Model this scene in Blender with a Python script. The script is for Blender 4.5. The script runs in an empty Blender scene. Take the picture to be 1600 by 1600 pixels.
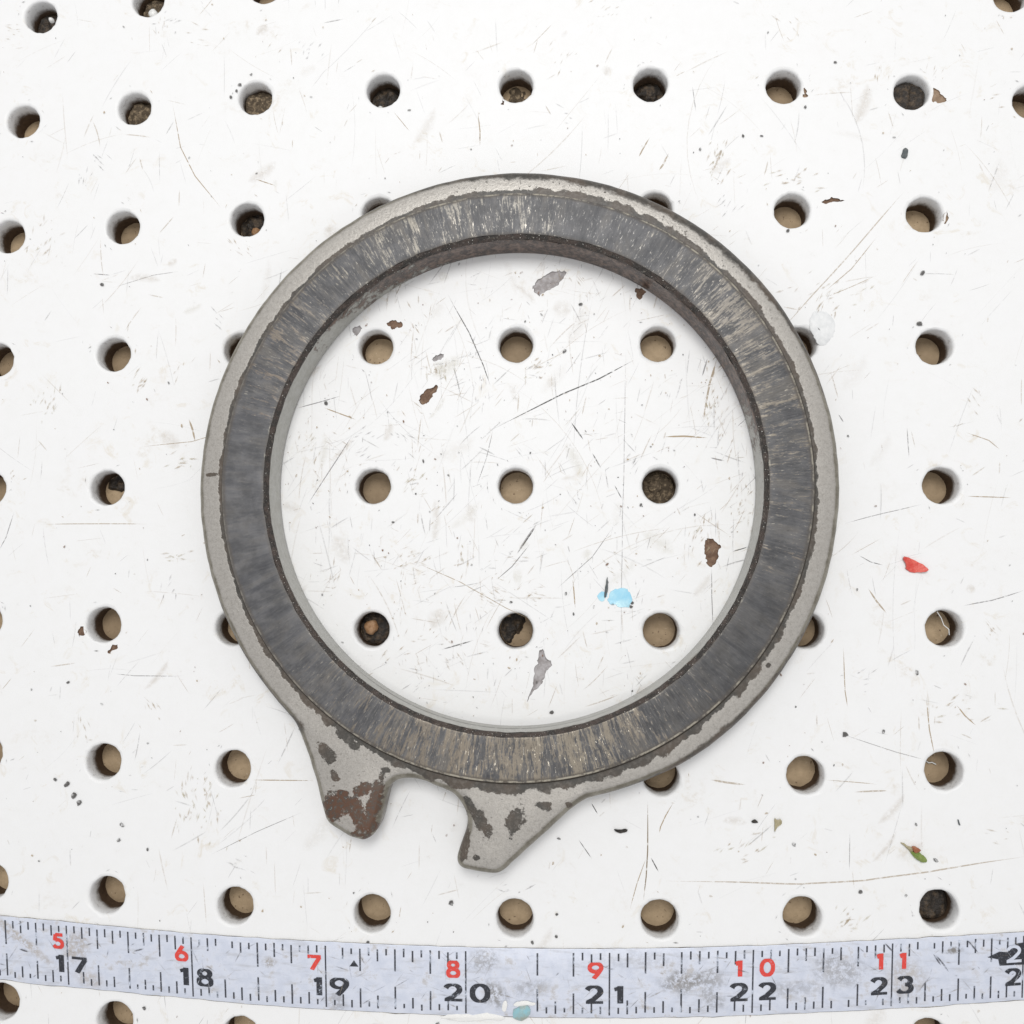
import bpy, bmesh, math, random
from mathutils import Vector, Matrix, noise
from mathutils.geometry import delaunay_2d_cdt

random.seed(7)
IN = 0.0254                       # everything below is laid out in inches, built in metres
sc = bpy.context.scene
COL = sc.collection

# ------------------------------------------------------------------ camera
CAM = Vector((0.3338141, 0.29578075, 6.1652596))
ROT = Matrix(((0.99839226, 0.00215609, 0.05664133),
              (0.0025693, 0.99652778, -0.08322134),
              (-0.0566241, 0.08323307, 0.99492008)))
FOC = 1332.0
cd = bpy.data.cameras.new('camera')
cam = bpy.data.objects.new('camera', cd); COL.objects.link(cam)
cd.sensor_width = 36.0; cd.lens = 36.0 * FOC / 1600.0
cd.clip_start = 0.005; cd.clip_end = 20.0
cam.matrix_world = Matrix.Translation(CAM * IN) @ ROT.to_4x4()
sc.camera = cam

# ------------------------------------------------------------------ world, lamps, exposure
w = bpy.data.worlds.new('World'); sc.world = w; w.use_nodes = True
wb = w.node_tree.nodes['Background']
wb.inputs[0].default_value = (0.972, 0.975, 1.0, 1); wb.inputs[1].default_value = 0.63

def area(name, loc, target, size, power, col):
    ld = bpy.data.lights.new(name, 'AREA'); ld.shape = 'SQUARE'; ld.size = size; ld.energy = power; ld.color = col
    lo = bpy.data.objects.new(name, ld); COL.objects.link(lo)
    lo.location = Vector(loc)
    d = Vector(target) - lo.location
    lo.rotation_euler = d.to_track_quat('-Z', 'Y').to_euler()
    return lo
area('bench_lamp', (0.0, 0.26, 0.56), (0.0, 0.03, 0), 0.22, 2.05, (1.0, 0.992, 0.975))
area('ceiling_lamp', (0.012, -0.20, 0.90), (0.0, 0.0, 0), 0.10, 0.75, (1.0, 0.98, 0.95))
sc.view_settings.view_transform = 'Standard'; sc.view_settings.look = 'None'
sc.view_settings.exposure = -0.11; sc.view_settings.gamma = 1.0
sc.view_settings.use_curve_mapping = False

# ------------------------------------------------------------------ layout helpers
def at(px, py, z=0.0):
    """photo pixel -> point (inches) on the plane at height z"""
    d = ROT @ Vector(((px - 800) / FOC, -(py - 800) / FOC, -1.0))
    return CAM + d * ((z - CAM.z) / d.z)

# the lens of the photograph bends the one-inch hole grid; the drilled spacing follows it
_LR = Matrix(((0.99893180, 0.0015016, 0.0461832), (0.0016680, 0.9976440, -0.0685830), (-0.0461774, 0.0685868, 0.9965758)))
def _rodr(r):
    t = math.sqrt(sum(c * c for c in r))
    return Matrix.Rotation(t, 3, Vector(r).normalized())
_LR = _rodr((0.06865957, 0.04622669, 0.00008325))
_LC = Vector((0.24803389, 0.41391684, 5.8735136)); _K = -0.13687961
def grid(j, row):
    q = _LR.transposed() @ (Vector((j, 5 - row, 0)) - _LC)
    x, y = q.x / -q.z, q.y / -q.z
    s = 1 + _K * (x * x + y * y)
    return at(800 + FOC * x * s, 800 - FOC * y * s)

def tag(o, label=None, cat=None, group=None, kind=None):
    if label: o['label'] = label
    if cat: o['category'] = cat
    if group: o['group'] = group
    if kind: o['kind'] = kind
    return o
def empty(name, p):
    o = bpy.data.objects.new(name, None); COL.objects.link(o); o.location = Vector(p) * IN
    o.empty_display_size = 0.01
    return o
def mesh(name, verts, faces, mat, parent=None, origin=(0, 0, 0), smooth=False, mats=None, fmat=None):
    """verts in inches (scene axes); origin in inches. A child shares its parent's origin."""
    og = Vector(origin)
    me = bpy.data.meshes.new(name)
    me.from_pydata([(Vector(v) - og) * IN for v in verts], [], faces)
    for m in (mats or [mat]): me.materials.append(m)
    if fmat:
        for p, k in zip(me.polygons, fmat): p.material_index = k
    if smooth:
        for p in me.polygons: p.use_smooth = True
    me.validate(); me.update()
    o = bpy.data.objects.new(name, me); COL.objects.link(o)
    if parent: o.parent = parent
    else: o.location = og * IN
    return o
def autosmooth(o, deg=35):
    me = o.data
    for p in me.polygons: p.use_smooth = True
    me.set_sharp_from_angle(angle=math.radians(deg))
def nz(*p): return noise.noise(Vector(p))

# ------------------------------------------------------------------ materials
class NT:
    def __init__(s, name):
        s.m = bpy.data.materials.new(name); s.m.use_nodes = True
        s.t = s.m.node_tree; s.n = s.t.nodes; s.l = s.t.links
        s.b = s.n['Principled BSDF']; s.out = s.n['Material Output']
        s.oc = s.n.new('ShaderNodeTexCoord').outputs['Object']
    def _in(s, sock, v):
        if v is None: return
        if isinstance(v, bpy.types.NodeSocket): s.l.new(v, sock)
        elif hasattr(sock.default_value, '__len__'):
            v = tuple(v) if hasattr(v, '__len__') else (v,) * len(sock.default_value)
            n = len(sock.default_value); sock.default_value = (tuple(v) + (1,))[:n] if len(v) < n else v[:n]
        else: sock.default_value = v
    def math(s, op, a, b=None, c=None, clamp=False):
        n = s.n.new('ShaderNodeMath'); n.operation = op; n.use_clamp = clamp
        for i, v in enumerate((a, b, c)): s._in(n.inputs[i], v)
        return n.outputs[0]
    def vec(s, op, a, b=None, scale=None):
        n = s.n.new('ShaderNodeVectorMath'); n.operation = op
        s._in(n.inputs[0], a); s._in(n.inputs[1], b)
        if scale is not None: s._in(n.inputs['Scale'], scale)
        return n.outputs['Value'] if op in ('LENGTH', 'DOT_PRODUCT', 'DISTANCE') else n.outputs[0]
    def sep(s, v):
        n = s.n.new('ShaderNodeSeparateXYZ'); s._in(n.inputs[0], v); return n.outputs
    def comb(s, x, y, z):
        n = s.n.new('ShaderNodeCombineXYZ')
        for i, v in enumerate((x, y, z)): s._in(n.inputs[i], v)
        return n.outputs[0]
    def noise(s, scale, detail=3, rough=0.55, vec=None, dist=0.0):
        n = s.n.new('ShaderNodeTexNoise'); s._in(n.inputs['Vector'], vec if vec is not None else s.inch)
        n.inputs['Scale'].default_value = scale; n.inputs['Detail'].default_value = detail
        n.inputs['Roughness'].default_value = rough; n.inputs['Distortion'].default_value = dist
        return n.outputs['Fac']
    @property
    def inch(s):
        if not hasattr(s, '_i'): s._i = s.vec('SCALE', s.oc, scale=1 / IN)
        return s._i
    def ramp(s, f, stops, interp='LINEAR'):
        n = s.n.new('ShaderNodeValToRGB'); s._in(n.inputs[0], f); r = n.color_ramp; r.interpolation = interp
        while len(r.elements) < len(stops): r.elements.new(0.5)
        for e, (p, c) in zip(r.elements, stops):
            e.position = p; e.color = (c, c, c, 1) if not hasattr(c, '__len__') else (*c[:3], 1)
        return n.outputs[0]
    def step(s, f, a, b):
        n = s.n.new('ShaderNodeMapRange'); n.interpolation_type = 'SMOOTHSTEP'
        s._in(n.inputs['Value'], f); s._in(n.inputs['From Min'], a); s._in(n.inputs['From Max'], b)
        return n.outputs[0]
    def mix(s, f, a, b):
        n = s.n.new('ShaderNodeMix'); n.data_type = 'RGBA'
        s._in(n.inputs[0], f); s._in(n.inputs[6], a); s._in(n.inputs[7], b); return n.outputs[2]
    def blob(s, c, r, rot, nse, amp, vec=None, edge=0.12):
        """a patch with a ragged outline, centred c, radii r (inches)"""
        n = s.n.new('ShaderNodeMapping'); n.vector_type = 'TEXTURE'
        s._in(n.inputs['Vector'], vec if vec is not None else s.inch)
        n.inputs['Location'].default_value = (c[0], c[1], 0)
        n.inputs['Rotation'].default_value = (0, 0, rot); n.inputs['Scale'].default_value = (r[0], r[1], 1)
        x = s.sep(n.outputs[0])
        d = s.vec('LENGTH', s.comb(x[0], x[1], 0.0))
        d = s.math('ADD', d, s.math('MULTIPLY', s.math('SUBTRACT', nse, 0.5), amp))
        return s.step(d, 1.0 + edge, 1.0 - edge)
    def mx(s, *a):
        r = a[0]
        for b in a[1:]: r = s.math('MAXIMUM', r, b)
        return r
    def set(s, col=None, rough=None, metal=None, spec=None, coat=None):
        s._in(s.b.inputs['Base Color'], col); s._in(s.b.inputs['Roughness'], rough)
        s._in(s.b.inputs['Metallic'], metal); s._in(s.b.inputs['Specular IOR Level'], spec)
        if coat is not None: s._in(s.b.inputs['Coat Weight'], coat)
    def bump(s, h, dist, strength=1.0, prev=None):
        n = s.n.new('ShaderNodeBump'); s._in(n.inputs['Height'], h)
        n.inputs['Distance'].default_value = dist * IN; n.inputs['Strength'].default_value = strength
        if prev is not None: s.l.new(prev, n.inputs['Normal'])
        s.l.new(n.outputs[0], s.b.inputs['Normal']); return n.outputs[0]
    def polar(s, c):
        x = s.sep(s.inch)
        X = s.math('SUBTRACT', x[0], c[0]); Y = s.math('SUBTRACT', x[1], c[1])
        v = s.comb(X, Y, 0.0); r = s.vec('LENGTH', v); u = s.vec('NORMALIZE', v)
        a = s.math('ADD', s.math('DIVIDE', s.math('ARCTAN2', Y, X), 2 * math.pi), 0.5)
        return r, a, u, x[2]

RC = (0.0, 1.015)                 # centre of the ring (inches)
RO = (0.0, 1.015, 0.0)

def mat_board():
    k = NT('white_board_paint')
    z = k.sep(k.inch)[2]
    n1 = k.noise(0.55, 3, 0.6); n2 = k.noise(3.2, 5, 0.65, dist=0.6); n3 = k.noise(26, 4, 0.7); n4 = k.noise(9, 5, 0.7)
    st = k.math('MULTIPLY', k.step(n2, 0.56, 0.78), k.step(n1, 0.40, 0.66))
    st = k.math('MULTIPLY', st, k.step(n3, 0.40, 0.66))
    col = k.mix(k.math('MULTIPLY', st, 0.60), (0.845, 0.845, 0.840), (0.52, 0.42, 0.28))
    n5 = k.noise(5.5, 5, 0.72, dist=1.2); n6 = k.noise(1.1, 3, 0.6)
    col = k.mix(k.math('MULTIPLY', k.math('MULTIPLY', k.step(n5, 0.56, 0.72), k.step(n6, 0.40, 0.58)), 0.30), col, (0.58, 0.46, 0.26))
    st2 = k.math('MULTIPLY', k.step(n4, 0.60, 0.74), k.step(n3, 0.50, 0.70))
    col = k.mix(k.math('MULTIPLY', st2, 0.35), col, (0.45, 0.41, 0.36))
    col = k.mix(k.math('MULTIPLY', k.step(n4, 0.35, 0.7), 0.05), col, (0.60, 0.57, 0.50))
    # paint that ran into the drilled holes, ending in bare dark hardboard
    edge = k.math('ADD', z, k.math('MULTIPLY', k.math('SUBTRACT', k.noise(9, 4, 0.7), 0.5), 0.11))
    bare = k.step(edge, -0.060, -0.135)
    gr = k.math('MULTIPLY', k.step(z, -0.006, -0.03), k.step(k.noise(24, 5, 0.75), 0.53, 0.66))
    col = k.mix(k.math('MULTIPLY', gr, 0.50), col, (0.34, 0.31, 0.29))
    col = k.mix(bare, col, k.mix(k.noise(30, 3), (0.05, 0.030, 0.018), (0.12, 0.078, 0.048)))
    k.set(col, k.mix(bare, (0.46,) * 3, (0.8,) * 3), 0.0, 0.30)
    b = k.bump(k.noise(1.7, 2, 0.5), 0.010, 0.5)
    b = k.bump(k.noise(14, 5, 0.7), 0.0016, 0.6, b)
    k.bump(k.noise(70, 2, 0.6), 0.0006, 0.5, b)
    return k.m
def mat_simple(name, c1, c2, sc_=20, rough=0.7, bump=0.002, spec=0.3, metal=0.0, thr=(0.35, 0.65), detail=4):
    k = NT(name)
    n = k.noise(sc_, detail, 0.65)
    k.set(k.mix(k.step(n, *thr), c1, c2), rough, metal, spec)
    if bump: k.bump(k.noise(sc_ * 1.7, 4, 0.7), bump, 0.8)
    return k.m
def mat_backing():
    k = NT('tan_backing_board')
    n = k.noise(14, 4, 0.65); sp = k.noise(42, 2, 0.5)
    col = k.mix(k.step(n, 0.3, 0.7), (0.42, 0.312, 0.195), (0.52, 0.392, 0.25))
    col = k.mix(k.math('MULTIPLY', k.step(sp, 0.66, 0.72), 0.75), col, (0.10, 0.055, 0.03))
    col = k.mix(k.math('MULTIPLY', k.step(sp, 0.30, 0.24), 0.35), col, (0.78, 0.66, 0.50))
    col = k.mix(k.math('MULTIPLY', k.step(k.noise(0.8, 1, 0.5), 0.40, 0.62), 0.55), col, (0.22, 0.155, 0.095))
    k.set(col, 0.65, 0.0, 0.3); k.bump(k.noise(60, 3), 0.003, 0.5)
    return k.m
def mat_marks():
    """thin wear marks; each carries its own colour and strength"""
    k = NT('wear_mark')
    a = k.n.new('ShaderNodeAttribute'); a.attribute_name = 'mark'
    k.set(a.outputs['Color'], 0.6, 0.0, 0.2)
    tr = k.n.new('ShaderNodeBsdfTransparent'); mx = k.n.new('ShaderNodeMixShader')
    al = k.math('MULTIPLY', a.outputs['Alpha'], k.step(k.noise(30, 3, 0.7), 0.28, 0.55))
    k.l.new(al, mx.inputs[0]); k.l.new(tr.outputs[0], mx.inputs[1]); k.l.new(k.b.outputs[0], mx.inputs[2])
    k.l.new(mx.outputs[0], k.out.inputs[0])
    return k.m

def P(px, py, z=0.23):
    v = at(px, py, z); return (v.x - RO[0], v.y - RO[1])

def mat_flange():
    k = NT('worn_grey_paint')
    r, a, u, z = k.polar((0, 0))
    nA = k.noise(10, 5, 0.7); nB = k.noise(34, 4, 0.65); nC = k.noise(3.5, 3, 0.6); nF = k.noise(140, 2, 0.6)
    paint = k.mix(k.step(nB, 0.3, 0.7), (0.345, 0.325, 0.295), (0.425, 0.405, 0.372))
    paint = k.mix(k.step(nF, 0.35, 0.7), paint, k.mix(0.4, paint, (0.52, 0.49, 0.45)))
    paint = k.mix(k.math('MULTIPLY', k.step(nF, 0.42, 0.30), 0.35), paint, (0.22, 0.205, 0.185))
    # grime along the foot of the raised band: wide at the bottom, thin elsewhere
    wdt = k.ramp(a, [(0.0, 0.10), (0.12, 0.16), (0.17, 0.34), (0.25, 0.46), (0.31, 0.42), (0.36, 0.34), (0.44, 0.22),
                     (0.5, 0.12), (0.60, 0.16), (0.68, 0.35), (0.74, 0.22), (0.82, 0.13), (0.9, 0.12), (1.0, 0.10)])
    wdt = k.math('MULTIPLY', wdt, k.math('ADD', k.math('MULTIPLY', k.step(nC, 0.35, 0.65), 0.9), 0.5))
    d = k.math('SUBTRACT', r, 2.078)
    d = k.math('ADD', d, k.math('MULTIPLY', k.math('SUBTRACT', nA, 0.5), k.math('ADD', k.math('MULTIPLY', wdt, 0.20), 0.050)))
    foot = k.step(d, k.math('ADD', k.math('MULTIPLY', wdt, 0.12), 0.020), k.math('ADD', k.math('MULTIPLY', wdt, 0.11), 0.012))
    # rubbed outer edge
    ew = k.ramp(a, [(0.0, 0.05), (0.1, 0.35), (0.138, 0.35), (0.142, 0.0), (0.292, 0.0), (0.296, 0.45), (0.36, 0.75), (0.41, 0.45), (0.46, 0.06), (0.52, 0.04), (0.56, 0.5), (0.61, 1.0),
                    (0.70, 1.0), (0.76, 0.85), (0.82, 0.4), (0.88, 0.12), (1.0, 0.05)])
    e = k.math('ADD', r, k.math('MULTIPLY', k.math('SUBTRACT', nA, 0.5), 0.10))
    rim = k.math('MULTIPLY', k.step(e, k.math('SUBTRACT', 2.262, k.math('MULTIPLY', ew, 0.082)), k.math('SUBTRACT', 2.285, k.math('MULTIPLY', ew, 0.082))), k.step(ew, 0.03, 0.3))
    rim = k.math('MULTIPLY', rim, k.step(r, 2.32, 2.28))
    speck = k.math('MULTIPLY', k.step(nB, 0.60, 0.66), k.ramp(a, [(0.0, 0.15), (0.2, 0.45), (0.3, 0.25), (0.45, 0.1), (0.6, 0.5), (0.70, 1.0), (0.76, 0.8), (0.85, 0.15), (1.0, 0.12)]))
    bl = []
    nD = k.math('ADD', k.math('MULTIPLY', nA, 0.62), k.math('MULTIPLY', nB, 0.38))
    for (px, py, rx, ry, rot) in [(752, 1284, 27, 12, -0.95), (806, 1284, 24, 14, 1.25), (851, 1260, 17, 7, -0.35), (888, 1257, 5, 5, 0),
                                  (746, 1340, 5, 4, 0), (512, 1178, 18, 9, -0.9), (523, 1212, 9, 5, -0.9), (535, 1243, 12, 9, 0.3), (522, 1262, 17, 24, 0.2), (545, 1256, 16, 12, 0.2), (575, 1290, 10, 20, -0.2),
                                  (566, 1234, 14, 10, 0.4), (560, 1275, 12, 22, 0.15), (586, 1250, 10, 40, -0.3), (568, 1300, 26, 6, 0.3),
                                  (543, 1155, 24, 8, -0.6), (727, 1318, 7, 26, -0.18), (738, 1262, 7, 22, 0.5), (604, 1203, 6, 4, 0),
                                  (330, 742, 10, 3, 0.1), (480, 389, 8, 5, 0.9), (1267, 692, 4, 6, 0), (1269, 786, 5, 8, 0), (1200, 1040, 4, 4, 0), (1246, 906, 6, 6, 0)]:
        c = P(px, py); bl.append(k.blob(c, (rx / 222, ry / 222), rot, nD, 4.6, edge=0.30))
    patches = k.step(k.math('ADD', k.mx(*bl), k.math('MULTIPLY', k.math('SUBTRACT', k.math('ADD', k.math('MULTIPLY', nB, 0.7), k.math('MULTIPLY', nF, 0.3)), 0.5), 3.2)), 0.35, 0.80)
    dirt = k.mx(foot, rim, patches, speck)
    gcol = k.mix(k.step(nC, 0.4, 0.62), (0.058, 0.054, 0.047), (0.096, 0.076, 0.059))
    gcol = k.mix(k.math('MULTIPLY', k.step(nB, 0.45, 0.7), 0.35), gcol, (0.22, 0.20, 0.175))
    c = P(560, 1270); rust = k.blob(c, (60 / 222, 52 / 222), 0.0, nC, 0.8, edge=0.4)
    gcol = k.mix(k.math('MULTIPLY', rust, k.step(nB, 0.38, 0.56)), gcol, (0.105, 0.052, 0.030))
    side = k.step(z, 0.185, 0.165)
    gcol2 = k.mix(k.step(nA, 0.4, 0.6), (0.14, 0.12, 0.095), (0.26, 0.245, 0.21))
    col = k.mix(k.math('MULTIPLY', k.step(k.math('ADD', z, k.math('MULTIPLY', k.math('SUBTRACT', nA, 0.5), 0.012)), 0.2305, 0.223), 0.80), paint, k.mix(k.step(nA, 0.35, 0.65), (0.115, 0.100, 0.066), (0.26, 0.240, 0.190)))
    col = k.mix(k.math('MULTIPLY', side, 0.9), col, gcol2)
    col = k.mix(dirt, col, gcol)
    k.set(col, k.mix(dirt, (0.38,) * 3, (0.40,) * 3), k.math('MULTIPLY', k.math('SUBTRACT', 1.0, dirt), 0.38), 0.4)
    h = k.math('SUBTRACT', k.math('MULTIPLY', nB, 0.5), k.math('MULTIPLY', dirt, 0.5))
    b = k.bump(h, 0.006, 0.7); k.bump(nF, 0.0008, 0.7, b)
    return k.m

def mat_band():
    k = NT('scraped_slate_metal')
    r, a, u, z = k.polar((0, 0))
    us = k.vec('SCALE', u, scale=34.0)
    x = k.sep(us)
    v1 = k.comb(x[0], x[1], k.math('MULTIPLY', r, 3.2))
    s1 = k.noise(1.0, 4, 0.65, v1, 0.25)
    x2 = k.sep(k.vec('SCALE', u, scale=120.0))
    s2 = k.noise(1.0, 4, 0.7, k.comb(x2[0], x2[1], k.math('MULTIPLY', r, 8.0)), 0.3)
    x3 = k.sep(k.vec('SCALE', u, scale=8.0))
    s3 = k.noise(1.0, 3, 0.6, k.comb(x3[0], x3[1], k.math('MULTIPLY', r, 1.2)))
    nP = k.noise(7, 4, 0.65); nG = k.noise(60, 3, 0.7)
    wear = k.ramp(a, [(0.0, 0.10), (0.045, 0.06), (0.10, 0.18), (0.14, 0.44), (0.20, 0.64), (0.27, 0.64), (0.32, 0.56), (0.35, 0.38),
                      (0.39, 0.12), (0.43, 0.10), (0.46, 0.38), (0.54, 0.50), (0.62, 0.58), (0.66, 0.25), (0.715, 0.22), (0.735, 0.46), (0.80, 0.50),
                      (0.86, 0.38), (0.92, 0.45), (0.955, 0.40), (0.975, 0.14), (1.0, 0.10)])
    m = k.math('ADD', k.math('MULTIPLY', s1, 0.42), k.math('ADD', k.math('MULTIPLY', s2, 0.50), k.math('MULTIPLY', s3, 0.23)))
    m = k.math('ADD', m, k.math('ADD', k.math('MULTIPLY', k.math('SUBTRACT', nP, 0.5), 0.16), k.math('MULTIPLY', k.math('SUBTRACT', nG, 0.5), 0.16)))
    thr = k.math('SUBTRACT', 0.745, k.math('MULTIPLY', wear, 0.33))
    st = k.step(m, thr, k.math('ADD', thr, 0.07))
    slate = k.mix(k.step(nP, 0.35, 0.65), (0.092, 0.091, 0.093), (0.148, 0.147, 0.152))
    x4 = k.sep(k.vec('SCALE', u, scale=17.0))
    s4 = k.noise(1.0, 4, 0.6, k.comb(x4[0], x4[1], k.math('MULTIPLY', r, 2.6)), 0.6)
    slate = k.mix(k.math('MULTIPLY', k.step(s4, 0.42, 0.74), 0.70), slate, (0.046, 0.048, 0.056))
    slate = k.mix(k.math('MULTIPLY', k.math('MULTIPLY', k.step(s4, 0.52, 0.36), k.math('ADD', wear, 0.15)), 0.8), slate, (0.205, 0.185, 0.160))
    tone = k.ramp(a, [(0.0, 1.0), (0.1, 0.84), (0.2, 0.90), (0.3, 0.74), (0.36, 0.56), (0.42, 0.60), (0.47, 0.82), (0.55, 0.74), (0.62, 0.86), (0.68, 0.92), (0.75, 0.95), (0.85, 0.82), (0.93, 0.88), (1.0, 1.0)])
    slate = k.vec('MULTIPLY', slate, tone)
    slate = k.mix(k.math('MULTIPLY', k.step(s2, 0.35, 0.7), k.math('ADD', k.math('MULTIPLY', wear, 0.9), 0.22)), slate, k.mix(0.5, slate, (0.21, 0.205, 0.20)))
    wc = k.ramp(a, [(0.0, (0.20, 0.17, 0.15)), (0.14, (0.20, 0.17, 0.135)), (0.22, (0.27, 0.225, 0.168)), (0.30, (0.29, 0.25, 0.19)), (0.40, (0.21, 0.17, 0.14)),
                    (0.52, (0.28, 0.24, 0.185)), (0.62, (0.26, 0.235, 0.20)), (0.75, (0.30, 0.28, 0.24)), (0.85, (0.28, 0.255, 0.21)), (0.95, (0.24, 0.19, 0.145)), (1.0, (0.20, 0.17, 0.15))])
    col = k.mix(k.math('MULTIPLY', st, 0.68), slate, wc)
    x5 = k.sep(k.vec('SCALE', u, scale=190.0))
    s5 = k.noise(1.0, 3, 0.65, k.comb(x5[0], x5[1], k.math('MULTIPLY', r, 26.0)), 0.4)
    col = k.mix(k.math('MULTIPLY', k.step(s5, 0.60, 0.72), k.math('MULTIPLY', wear, 0.9)), col, (0.60, 0.55, 0.46))
    col = k.mix(k.math('MULTIPLY', k.step(s5, 0.42, 0.30), k.math('ADD', k.math('MULTIPLY', wear, 0.9), 0.10)), col, (0.046, 0.042, 0.041))
    fine = k.math('MULTIPLY', k.step(s2, 0.60, 0.74), k.math('ADD', k.math('MULTIPLY', wear, 0.6), 0.06))
    col = k.mix(fine, col, k.mix(0.6, wc, (0.55, 0.50, 0.42)))
    # worn bright arris, dull outer margin and face of the step
    on = k.noise(16, 4, 0.7)
    ar = k.math('MULTIPLY', k.step(r, 2.050, 2.058), k.step(r, 2.070, 2.064))
    ar = k.math('MULTIPLY', ar, k.step(on, 0.42, 0.62))
    ar = k.math('MULTIPLY', ar, k.ramp(a, [(0.0, 0.1), (0.12, 0.35), (0.2, 0.9), (0.32, 1.0), (0.40, 0.5), (0.5, 0.6), (0.6, 0.7), (0.72, 0.9), (0.8, 0.8), (0.86, 0.25), (1.0, 0.1)]))
    edge_d = k.math('MULTIPLY', k.step(k.math('ADD', r, k.math('MULTIPLY', k.math('SUBTRACT', on, 0.5), 0.05)), 2.030, 2.052), 0.55)
    edge_i = k.math('MULTIPLY', k.step(k.math('ADD', r, k.math('MULTIPLY', k.math('SUBTRACT', on, 0.5), 0.05)), 1.787, 1.768), 0.4)
    col = k.mix(k.mx(edge_d, edge_i), col, (0.11, 0.095, 0.080))
    col = k.mix(ar, col, (0.62, 0.57, 0.46))
    ai = k.math('MULTIPLY', k.step(r, 1.778, 1.772), k.step(on, 0.55, 0.7))
    col = k.mix(k.math('MULTIPLY', ai, 0.6), col, (0.48, 0.45, 0.38))
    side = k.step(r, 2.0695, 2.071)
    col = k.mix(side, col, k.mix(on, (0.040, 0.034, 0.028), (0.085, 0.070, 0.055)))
    glint = k.math('MULTIPLY', k.step(s5, 0.57, 0.70), k.ramp(a, [(0.0, 0.1), (0.14, 0.3), (0.24, 0.8), (0.29, 1.0), (0.34, 0.9), (0.38, 0.3), (0.5, 0.4), (0.62, 0.5), (0.75, 0.6), (0.85, 0.4), (1.0, 0.1)]))
    metal = k.math('MULTIPLY', k.mx(ar, glint, k.math('MULTIPLY', st, 0.45)), 0.9)
    k.set(col, k.mix(glint, k.mix(st, (0.44,) * 3, (0.40,) * 3), (0.26,) * 3), metal, 0.32)
    h = k.math('ADD', k.math('MULTIPLY', s2, 0.5), k.math('MULTIPLY', s1, 0.7))
    b = k.bump(h, 0.0034, 0.7); k.bump(nG, 0.0008, 0.6, b)
    return k.m
def mat_rim():
    k = NT('crusted_dark_rim')
    n = k.noise(45, 4, 0.7); n2 = k.noise(14, 4, 0.6); n3 = k.noise(95, 2, 0.6)
    col = k.mix(k.step(n2, 0.4, 0.6), (0.026, 0.021, 0.017), (0.060, 0.042, 0.033))
    col = k.mix(k.math('MULTIPLY', k.step(n, 0.58, 0.68), 0.7), col, (0.20, 0.175, 0.14))
    spark = k.step(n3, 0.69, 0.72)  # sparkle on the grit, painted into the colour as near-white dots
    col = k.mix(spark, col, (0.95, 0.93, 0.86))
    k.set(col, 0.36, 0.0, 0.55); k.bump(n, 0.014, 0.9)
    return k.m
def mat_bore():
    k = NT('bore_wall_paint')
    r, a, u, z = k.polar((0, 0))
    n = k.noise(6, 5, 0.7); n2 = k.noise(24, 4, 0.7)
    zz = k.math('MULTIPLY', k.math('SUBTRACT', z, 0.13), 1.2)
    w_ = k.ramp(a, [(0.0, 0.20), (0.2, 0.05), (0.3, 0.05), (0.42, 0.10), (0.48, 0.30), (0.53, 0.62), (0.58, 0.95), (0.70, 1.0), (0.80, 0.85), (0.90, 0.50), (0.95, 0.25), (1.0, 0.20)])
    m = k.step(k.math('ADD', k.math('ADD', k.math('MULTIPLY', n, 0.7), k.math('MULTIPLY', n2, 0.3)), k.math('MULTIPLY', zz, 0.5)),
               k.math('SUBTRACT', 0.88, k.math('MULTIPLY', w_, 0.66)), k.math('SUBTRACT', 0.98, k.math('MULTIPLY', w_, 0.66)))
    col = k.mix(k.step(n2, 0.3, 0.7), (0.34, 0.335, 0.30), (0.42, 0.415, 0.385))
    col = k.mix(m, col, k.mix(k.step(n2, 0.4, 0.65), (0.040, 0.026, 0.021), (0.17, 0.118, 0.092)))
    line = k.math('MULTIPLY', k.math('MULTIPLY', k.step(z, 0.098, 0.106), k.step(z, 0.128, 0.120)), k.ramp(a, [(0.0, 0.0), (0.13, 0.0), (0.16, 0.9), (0.24, 1.0), (0.29, 0.6), (0.33, 0.0), (1.0, 0.0)]))
    line = k.math('MULTIPLY', line, k.step(n2, 0.30, 0.5))
    col = k.mix(line, col, (0.06, 0.05, 0.04))
    k.set(col, 0.30, 0.0, 0.5); k.bump(k.math('ADD', n2, m), 0.007, 0.7)
    return k.m
def mat_tape(sm):
    k = NT('tape_blade_enamel')
    n1 = k.noise(1.6, 4, 0.6); n2 = k.noise(12, 5, 0.7); n3 = k.noise(38, 4, 0.7)
    x = k.sep(k.inch)
    sk = k.noise(1.0, 4, 0.65, k.comb(k.math('MULTIPLY', x[0], 5.0), k.math('MULTIPLY', x[1], 26.0), 0.0))
    col = k.mix(k.step(n2, 0.3, 0.7), (0.60, 0.638, 0.735), (0.70, 0.73, 0.815))
    col = k.mix(k.math('MULTIPLY', k.step(sk, 0.50, 0.70), 0.42), col, (0.42, 0.42, 0.43))
    col = k.mix(k.math('MULTIPLY', k.math('MULTIPLY', k.step(n2, 0.54, 0.68), k.step(n1, 0.40, 0.56)), 0.58), col, (0.40, 0.36, 0.31))
    for (c, r, rot, f, cc) in sm:
        bl = k.math('MULTIPLY', k.blob(c, r, rot, n2, 1.5, edge=0.55), k.step(n3, 0.36, 0.58))
        col = k.mix(k.math('MULTIPLY', bl, f), col, cc)
    k.set(col, 0.38, 0.1, 0.45); k.bump(n3, 0.0012, 0.6)
    return k.m
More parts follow.
